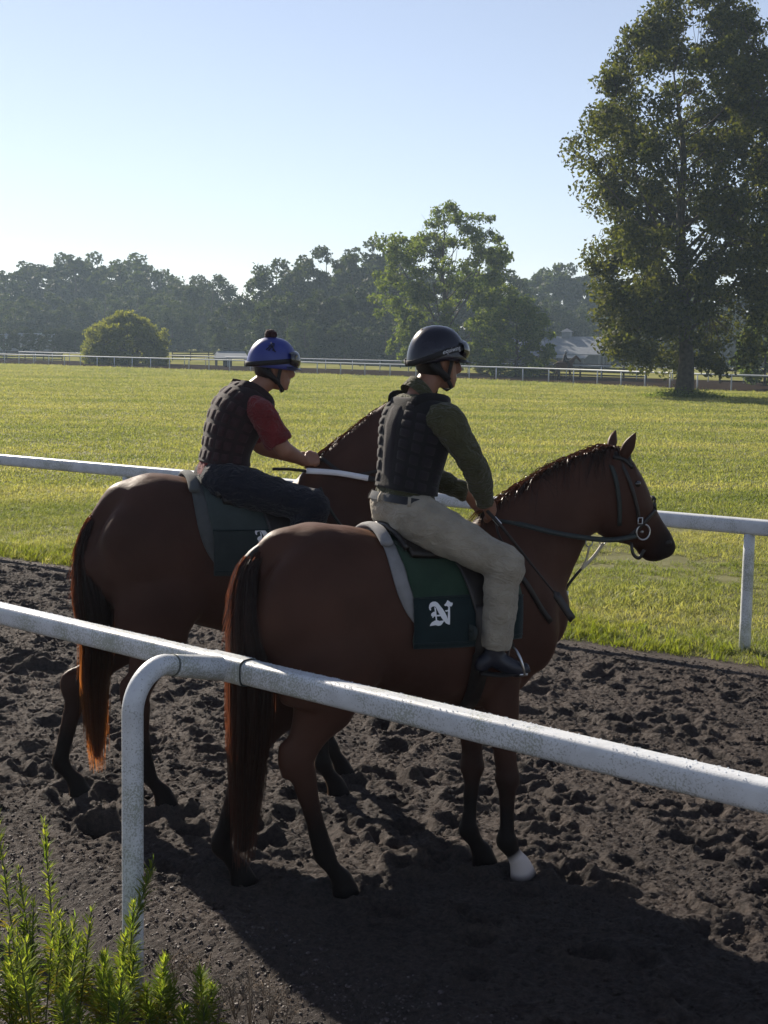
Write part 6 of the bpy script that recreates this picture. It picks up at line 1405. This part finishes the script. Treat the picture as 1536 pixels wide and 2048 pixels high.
board_fence(at_depth(1000, 742, 150), at_depth(1330, 748, 135), 'brown board fence in front of the white-roofed barn', 1.3)
board_fence(at_depth(1440, 752, 122), at_depth(1620, 755, 116), 'brown board fence at the far right behind the oak', 1.2, 3)
# --- barn
ROOF = material('metal_roof_white', (0.17, 0.185, 0.21), (0.21, 0.225, 0.25), scale=2, rough=0.8, spec=0.1)
GREYW = material('barn_siding_grey', (0.08, 0.083, 0.088), (0.11, 0.112, 0.116), scale=2, rough=0.85); DARKW = plain('opening_dark', (0.02, 0.02, 0.022), rough=0.9)
def quadprism(pts, th, mat, name, parent):
    """slab from four corners, thickened along its normal"""
    P = np.array(pts, float); n = nrm(np.cross(P[1] - P[0], P[2] - P[0])); V = list(P) + list(P - n * th); return Shell().add(V, [(0, 1, 2, 3), (7, 6, 5, 4), (0, 4, 5, 1), (1, 5, 6, 2), (2, 6, 7, 3), (3, 7, 4, 0)]).build(name, mat, parent, False)
bd = 235.0; bl = at_depth(1120, 700, bd); zr = at_depth(1150, 673, bd)[2]; zv = at_depth(1150, 701, bd)[2]
barn = thing('barn', 'low grey barn with white metal roof and cupola behind the far rail', 'barn', (bl[0], bl[1], 0), -0.30)
Lb, Db = 26.0, 11.0; rz_ = zr; ez = zv + 0.2
# long side faces left-front; gable end faces right-front. local x along the ridge, y across
def wallbox(c, h, name='wall', mat=GREYW): return box(c, h).build(name, mat, barn, False)
sh = Shell(); hw = 6.0; hl = 7.0
V = [(-hl, -hw, -0.5), (hl, -hw, -0.5), (hl, hw, -0.5), (-hl, hw, -0.5), (-hl, -hw, 2.2), (hl, -hw, 2.2), (hl, hw, 2.2), (-hl, hw, 2.2), (-hl, 0, rz_ - 0.15), (hl, 0, rz_ - 0.15)]
sh.add(V, [(0, 1, 5, 4), (1, 2, 6, 9, 5), (2, 3, 7, 6), (3, 0, 4, 8, 7)]); sh.build('wall', GREYW, barn, False)
rf = quadprism([(-hl - 0.5, -hw - 0.4, 2.1), (hl + 0.4, -hw - 0.4, 2.1), (hl + 0.4, 0, rz_), (-hl - 0.5, 0, rz_)], 0.12, ROOF, 'roof', barn); quadprism([(hl + 0.4, hw + 0.4, 2.1), (-hl - 0.5, hw + 0.4, 2.1), (-hl - 0.5, 0.0, rz_), (hl + 0.4, 0.0, rz_)], 0.12, ROOF, 'roof', barn)
quadprism([(-hl - 0.5, -hw - 3.4, 1.55), (hl - 1.5, -hw - 3.4, 1.55), (hl - 1.5, -hw - 0.02, 2.0), (-hl - 0.5, -hw - 0.02, 2.0)], 0.1, ROOF, 'lean_to_roof', barn)
for x in np.linspace(-hl, hl - 1.8, 6): box((x, -hw - 3.2, 0.6), (0.09, 0.09, 0.9)).build('lean_to_post', GREYW, barn, False)
cp = box((1.0, 0, rz_ + 0.25), (0.7, 0.7, 0.45)).build('cupola', ROOF, barn, False); Shell().add([(0.1, -0.9, rz_ + 0.7), (1.9, -0.9, rz_ + 0.7), (1.9, 0.9, rz_ + 0.7), (0.1, 0.9, rz_ + 0.7), (1.0, 0, rz_ + 1.25)], [(0, 1, 4), (1, 2, 4), (2, 3, 4), (3, 0, 4), (3, 2, 1, 0)]).build('cupola_roof', ROOF, cp, False)
for y in (-3.0, 0.6, 3.6): box((hl + 0.02, y, 0.7), (0.06, 0.8, 1.1)).build('door', DARKW, barn, False)
for x in (-5.0, -2.4, 0.2, 2.8): box((x, -hw - 0.02, 0.8), (0.7, 0.05, 0.9)).build('stall_door', DARKW, barn, False)
# --- house far left
HOUSEW = material('house_wall', (0.20, 0.21, 0.22), (0.26, 0.27, 0.28), scale=2, rough=0.9); HROOF = plain('house_roof_slate', (0.20, 0.22, 0.24), rough=0.7); TEAL = plain('porch_teal', (0.30, 0.42, 0.46), rough=0.6)
hd_ = 262.0; hb_ = at_depth(50, 700, hd_); hz = lambda v: at_depth(50, v, hd_)[2]
hs = thing('house', 'long low house with gables in the haze at the far left', 'house', (hb_[0], hb_[1], past_z(hb_[0], hb_[1]) - 0.1), 0.1); hs.scale = (0.62, 0.62, 0.62)
box((0, 0, 1.2), (9.0, 3.0, 1.7)).build('wall', HOUSEW, hs, False)
for sy in (-1, 1): quadprism([(-9.4 * 1, 3.4 * sy, 2.85), (9.4, 3.4 * sy, 2.85), (9.4, 0, 5.0), (-9.4, 0, 5.0)][::sy if sy > 0 else 1], 0.12, HROOF, 'roof', hs)
for gx in (-2.0, 5.2):
    gb = Shell().add([(gx - 2.0, -4.4, -0.3), (gx + 2.0, -4.4, -0.3), (gx + 2.0, -4.4, 2.9), (gx, -4.4, 5.0), (gx - 2.0, -4.4, 2.9), (gx - 2.0, -2.9, -0.3), (gx + 2.0, -2.9, -0.3), (gx + 2.0, -2.9, 2.9), (gx - 2.0, -2.9, 2.9)], [(0, 1, 2, 3, 4), (0, 5, 8, 4), (1, 2, 7, 6)]).build('gable', HOUSEW, hs, False)
    for sx in (-1, 1): quadprism([(gx + 2.35 * sx, -4.7, 2.65), (gx + 2.35 * sx, -1.0, 2.65), (gx, -1.0, 5.12), (gx, -4.7, 5.12)][::-sx], 0.1, TEAL if gx > 0 else HROOF, 'gable_roof', gb)
    for wx in (-0.8, 0.8): box((gx + wx, -4.42, 1.5), (0.4, 0.04, 0.6)).build('window', DARKW, hs, False)
for wx in (-7.5, -5.5, 1.5, 8.0): box((wx, -3.02, 1.4), (0.5, 0.04, 0.6)).build('window', DARKW, hs, False)
quadprism([(-9.2, -4.6, 2.35), (-4.4, -4.6, 2.35), (-4.4, -3.02, 2.6), (-9.2, -3.02, 2.6)], 0.08, TEAL, 'porch_roof', hs)
for x in (-9.0, -6.8, -4.6): box((x, -4.5, 1.0), (0.07, 0.07, 1.3)).build('porch_post', TEAL, hs, False)
# --- open shed
sd_ = 175.0; sp_ = at_depth(462, 700, sd_); shd = thing('open_shed', 'small open shelter with grey pitched roof left of the blue helmet', 'shelter', (sp_[0], sp_[1], 0), 0.15); zt_ = at_depth(462, 704, sd_)[2]; ze_ = at_depth(462, 716, sd_)[2]
for sy in (-1, 1): quadprism([(-2.0, 1.9 * sy, ze_), (2.0, 1.9 * sy, ze_), (1.6, 0, zt_), (-1.6, 0, zt_)][::sy if sy > 0 else 1], 0.1, HROOF, 'roof', shd)
for x in (-1.7, 1.7):
    for y in (-1.5, 1.5): box((x, y, ze_ / 2 - 0.1), (0.09, 0.09, ze_ / 2 + 0.15)).build('post', BROWN, shd, False)
box((-0.4, 0, 0.45), (0.5, 0.4, 0.5)).build('bench', BROWN, shd, False)
# --- low gate ramp rails at the far left edge
rt = thing('ramp_railing', 'sloping white handrail at the far left end of the far rail', 'railing', (0, 0, 0)); a, b = at_depth(-30, 722, 176), at_depth(14, 742, 172)
for dz in (0.0, -0.45): tube([(a[0], a[1], a[2] + dz + 0.25), (b[0], b[1], b[2] + dz + 0.25)], 0.06, seg=6, sub=1).build('handrail', WHITE_R, rt)
for f in (0.0, 0.5, 1.0): q = a * (1 - f) + b * f; tube([(q[0], q[1], -0.1), (q[0], q[1], q[2] + 0.22)], 0.05, seg=6, sub=1).build('post', WHITE_R, rt)

# --- distant horse and rider on the far track
fc = on_ground(1142, 764); fh_ = Frame((fc[0], fc[1] + 5.0), 15); dh = thing('horse', 'tiny dark horse trotting on the far track before the barn', 'horse', (fc[0], fc[1] + 5.0, 0.07), fh_.th)
sh = [loft([(-0.7, 0, 1.25), (-0.4, 0, 1.27), (0, 0, 1.2), (0.4, 0, 1.22), (0.68, 0, 1.25)], [0.18, 0.33, 0.34, 0.38, 0.2], [0.15, 0.26, 0.28, 0.22, 0.12], sub=3, seg=14), loft([(0.45, 0, 1.35), (0.8, 0, 1.7), (1.05, 0, 1.95)], [0.26, 0.17, 0.12], [0.13, 0.1, 0.08], sub=3, seg=12), loft([(1.0, 0, 1.98), (1.25, 0, 1.78), (1.48, 0, 1.55)], [0.12, 0.11, 0.06], [0.09, 0.08, 0.05], sub=3, seg=12)]
for hx, y, k in ((0.75, 0.12, 1), (0.35, -0.12, 0), (-0.35, 0.14, 1), (-0.85, -0.14, 0)):
    top = 0.42 if hx > 0 else -0.48; sh.append(tube([(top, y, 1.1), ((top + hx) / 2 + (0.06 if hx > 0 else -0.08), y, 0.55), (hx, y, 0.02)], [0.13, 0.06, 0.05], seg=8))
link('body', remesh(sh, 0.03, 3), COAT2, dh)
tube([(-0.72, 0, 1.4), (-0.92, 0, 1.2), (-0.98, 0, 0.7)], [0.04, 0.07, 0.02], seg=8).build('tail', CORE, dh)
dr_ = thing('person', 'tiny far rider in dark clothes on the far track before the barn', 'person', (fc[0], fc[1] + 5.0, 0.07), fh_.th)
sh = [loft([(-0.08, 0, 1.5), (-0.02, 0, 1.8), (0.06, 0, 2.05), (0.1, 0, 2.18)], [0.12, 0.1, 0.12, 0.06], [0.17, 0.14, 0.19, 0.06], sub=3, seg=12), ellipsoid((0.14, 0, 2.32), (0.1, 0.085, 0.13))]
for y in (-1, 1): sh += [tube([(0, 0.12 * y, 1.6), (0.35, 0.3 * y, 1.35), (0.18, 0.3 * y, 0.95), (0.32, 0.3 * y, 0.9)], [0.09, 0.07, 0.05, 0.04], seg=8), tube([(0.05, 0.18 * y, 2.03), (0.15, 0.22 * y, 1.78), (0.42, 0.08 * y, 1.7)], [0.06, 0.05, 0.04], seg=8)]
link('body', remesh(sh, 0.018, 2), fabric('far_rider_dark', (0.02, 0.02, 0.025)), dr_); ellipsoid((0.13, 0, 2.37), (0.14, 0.115, 0.115)).build('helmet', plain('far_helmet_pale', (0.4, 0.42, 0.45)), dr_)
# ================================================================ weeds and gravel in the foreground
WEED = leaf_material('weed_leaf', (0.10, 0.165, 0.030), (0.21, 0.24, 0.06), 0.55); WEED_Y = leaf_material('weed_leaf_yellow', (0.16, 0.14, 0.03), (0.26, 0.22, 0.05), 0.45); STEM = plain('weed_stem', (0.07, 0.085, 0.03), rough=0.7)
DRYM = plain('dry_stem', (0.16, 0.12, 0.085), rough=0.9)
def weed(seed, h, n_leaf, leaf_l, lean):
    """upright stem set all round with narrow leaves, densest at the tip"""
    rnd = np.random.default_rng(seed); az = rnd.uniform(0, 6.28); top = np.array([math.cos(az) * lean * h, math.sin(az) * lean * h, h]); P = catmull(np.array([(0, 0, -0.03), top * 0.45 + rnd.normal(0, 0.015, 3) * h, top]), 6)
    stem = tube(P, [0.0035] + [0.003] * (len(P) - 2) + [0.0012], seg=5, sub=1); V = []; Fc = []; VY = []; FY = []
    for i in range(n_leaf):
        f = rnd.uniform(0.12, 1.0) ** 0.75; k = f * (len(P) - 1); j = min(int(k), len(P) - 2); c = P[j] * (1 - k + j) + P[j + 1] * (k - j); a = i * 2.4 + rnd.uniform(-0.4, 0.4); ln = leaf_l * rnd.uniform(0.6, 1.2) * (1.0 - 0.55 * f ** 3); el = 0.15 + 0.8 * f + rnd.normal(0, 0.15)
        d = np.array([math.cos(a) * math.cos(el), math.sin(a) * math.cos(el), math.sin(el)]); s_ = nrm(np.cross(d, (0, 0, 1))) * ln * 0.078; tipd = np.array([0, 0, -0.20 * ln * (1 - f)]); T_, F_ = (VY, FY) if (f < 0.5 and rnd.random() < 0.35) else (V, Fc); b = len(T_)
        T_ += [c, c + d * ln * 0.45 - s_, c + d * ln * 0.45 + s_, c + d * ln + tipd]; F_ += [(b, b + 1, b + 3, b + 2)]
    return stem.mesh('stem'), to_mesh('leaves', V, Fc, False), (to_mesh('leaves_y', VY, FY, False) if VY else None)
def put_weed(u, v, h, seed, label, group=None, z=-0.12, n=190, ll=0.078):
    p = on_ground(u, v, z); r = thing('weed_plant', label, 'weed', (p[0], p[1], z), random.uniform(0, 6.28), group); s_, l_, y_ = weed(seed, h, n, ll, random.uniform(0.05, 0.30)); link('stem', s_, STEM, r); link('foliage', l_, WEED, r)
    if y_: link('yellow_foliage', y_, WEED_Y, r)
GW = 'leafy weeds at the foot of the gooseneck post'
put_weed(40, 2010, 0.74, 1, 'tall leafy weed at the left edge, highest of the clump'); put_weed(120, 2000, 0.70, 2, 'tall leafy weed with bare upper stem left of the gooseneck post'); put_weed(75, 2040, 0.58, 3, 'bushy weed between the two tallest stems at lower left')
put_weed(238, 1990, 0.52, 4, 'leafy weed growing right against the gooseneck post'); put_weed(262, 2050, 0.50, 5, 'leafy weed leaning across the front of the gooseneck post'); put_weed(320, 2055, 0.27, 6, 'short leafy weed just right of the gooseneck post'); put_weed(405, 2062, 0.25, 7, 'lone short leafy weed farther right of the gooseneck post'); put_weed(1535, 2062, 0.085, 8, 'tip of a small weed at the bottom right corner', n=60)
rw = np.random.default_rng(3)
for i in range(40):
    u = rw.uniform(-60, 245); put_weed(u, rw.uniform(2010, 2150), rw.uniform(0.22, 0.50) * (1.0 if u < 170 else 0.8), 20 + i, 'leafy green weed in the clump left of the gooseneck post', GW, n=int(rw.uniform(90, 160)))
for i in range(9): put_weed(rw.uniform(290, 440), rw.uniform(2045, 2110), rw.uniform(0.10, 0.22), 60 + i, 'low leafy weed right of the gooseneck post', 'low weeds right of the post', n=110)
# dry weeds
for i, (u, v, h) in enumerate(((470, 2030, 0.16), (500, 2050, 0.20), (540, 2040, 0.17), (400, 1985, 0.15), (350, 1960, 0.13), (570, 2070, 0.14), (430, 2060, 0.18))):
    p = on_ground(u, v, -0.1); S = Shell(); rnd = np.random.default_rng(70 + i)
    for k in range(9):
        a = rnd.uniform(0, 6.28); t_ = np.array([math.cos(a), math.sin(a), 0]) * h * rnd.uniform(0.2, 0.7) + np.array([0, 0, h * rnd.uniform(0.6, 1)]); m_ = t_ * 0.5 + np.array([0, 0, 0.02]); S.merge(tube([(0, 0, -0.02), m_, t_], [0.0016, 0.0012, 0.0008], seg=4, sub=2))
        for q in range(6): b = m_ + (t_ - m_) * rnd.uniform(0, 1); e = b + rnd.normal(0, 0.02, 3) + (0, 0, 0.012); S.merge(tube([b, e], 0.0007, seg=3, sub=1)); S.merge(ellipsoid(e, (0.003, 0.003, 0.004), nu=5, nv=4))
    o = S.build('dry_weed', DRYM, None); o.location = (p[0], p[1], -0.1); tag(o, 'brittle dry brown weed on the shoulder right of the post', 'weed', 'dry weeds on the shoulder')
# gravel on the shoulder
GRAV = material('gravel_bits', (0.034, 0.026, 0.026), (0.12, 0.094, 0.09), scale=1.0, rough=0.6, spec=0.25, rnd=0.7)
def pebble(seed):
    rnd = np.random.default_rng(seed); e = ellipsoid((0, 0, 0), (1, 0.8, 0.45), nu=6, nv=4); V = np.array(e.v) * (1 + rnd.normal(0, 0.13, (len(e.v), 1))); return to_mesh('pebble', V, e.f, False)
m_ = 80000; t_ = rw.uniform(-9, -2.2, m_); n_ = rw.uniform(2.25, NEAR_N + 0.15, m_); kp = rw.uniform(size=m_) < np.clip((NEAR_N + 0.1 - n_) / 0.5, 0.12, 1); t_, n_ = t_[kp], n_[kp]; P = np.outer(t_, TD) + np.outer(n_, TN)
scatter('gravel', 'small dark gravel scattered over the shoulder outside the rail', np.column_stack([P, DIRT.at(P[:, 0], P[:, 1]) + 0.001]), rw.gamma(2.0, 0.0016, len(P)) + 0.0016, [pebble(i) for i in range(4)], GRAV, 0.4)
# clods on the track
m_ = 90000; t_ = rw.uniform(-15, 0.4, m_); n_ = rw.uniform(NEAR_N, 11.0, m_); kp = n_ < edge_n(t_) - 0.1; t_, n_ = t_[kp], n_[kp]; P = np.outer(t_, TD) + np.outer(n_, TN)
scatter('dirt_clods', 'loose crumbs of dirt strewn over the track', np.column_stack([P, DIRT.at(P[:, 0], P[:, 1])]), rw.gamma(2.0, 0.0029, len(P)) + 0.0022, [pebble(10 + i) for i in range(4)], DIRTM, 0.5)
# ================================================================ haze
hz_ = box((0, 240, 14.0), (420, 300, 15.2)).mesh('haze', False); hm = bpy.data.materials.new('haze_air'); hm.use_nodes = True; t = hm.node_tree; t.nodes.remove(t.nodes['Principled BSDF'])
pv = t.nodes.new('ShaderNodeVolumePrincipled'); pv.inputs['Density'].default_value = 0.00034; pv.inputs['Color'].default_value = (0.62, 0.80, 1.0, 1); pv.inputs['Anisotropy'].default_value = 0.25
t.links.new(pv.outputs[0], t.nodes['Material Output'].inputs['Volume'])
tag(link('haze', hz_, hm), 'thin bluish morning haze over the whole place', kind='stuff')
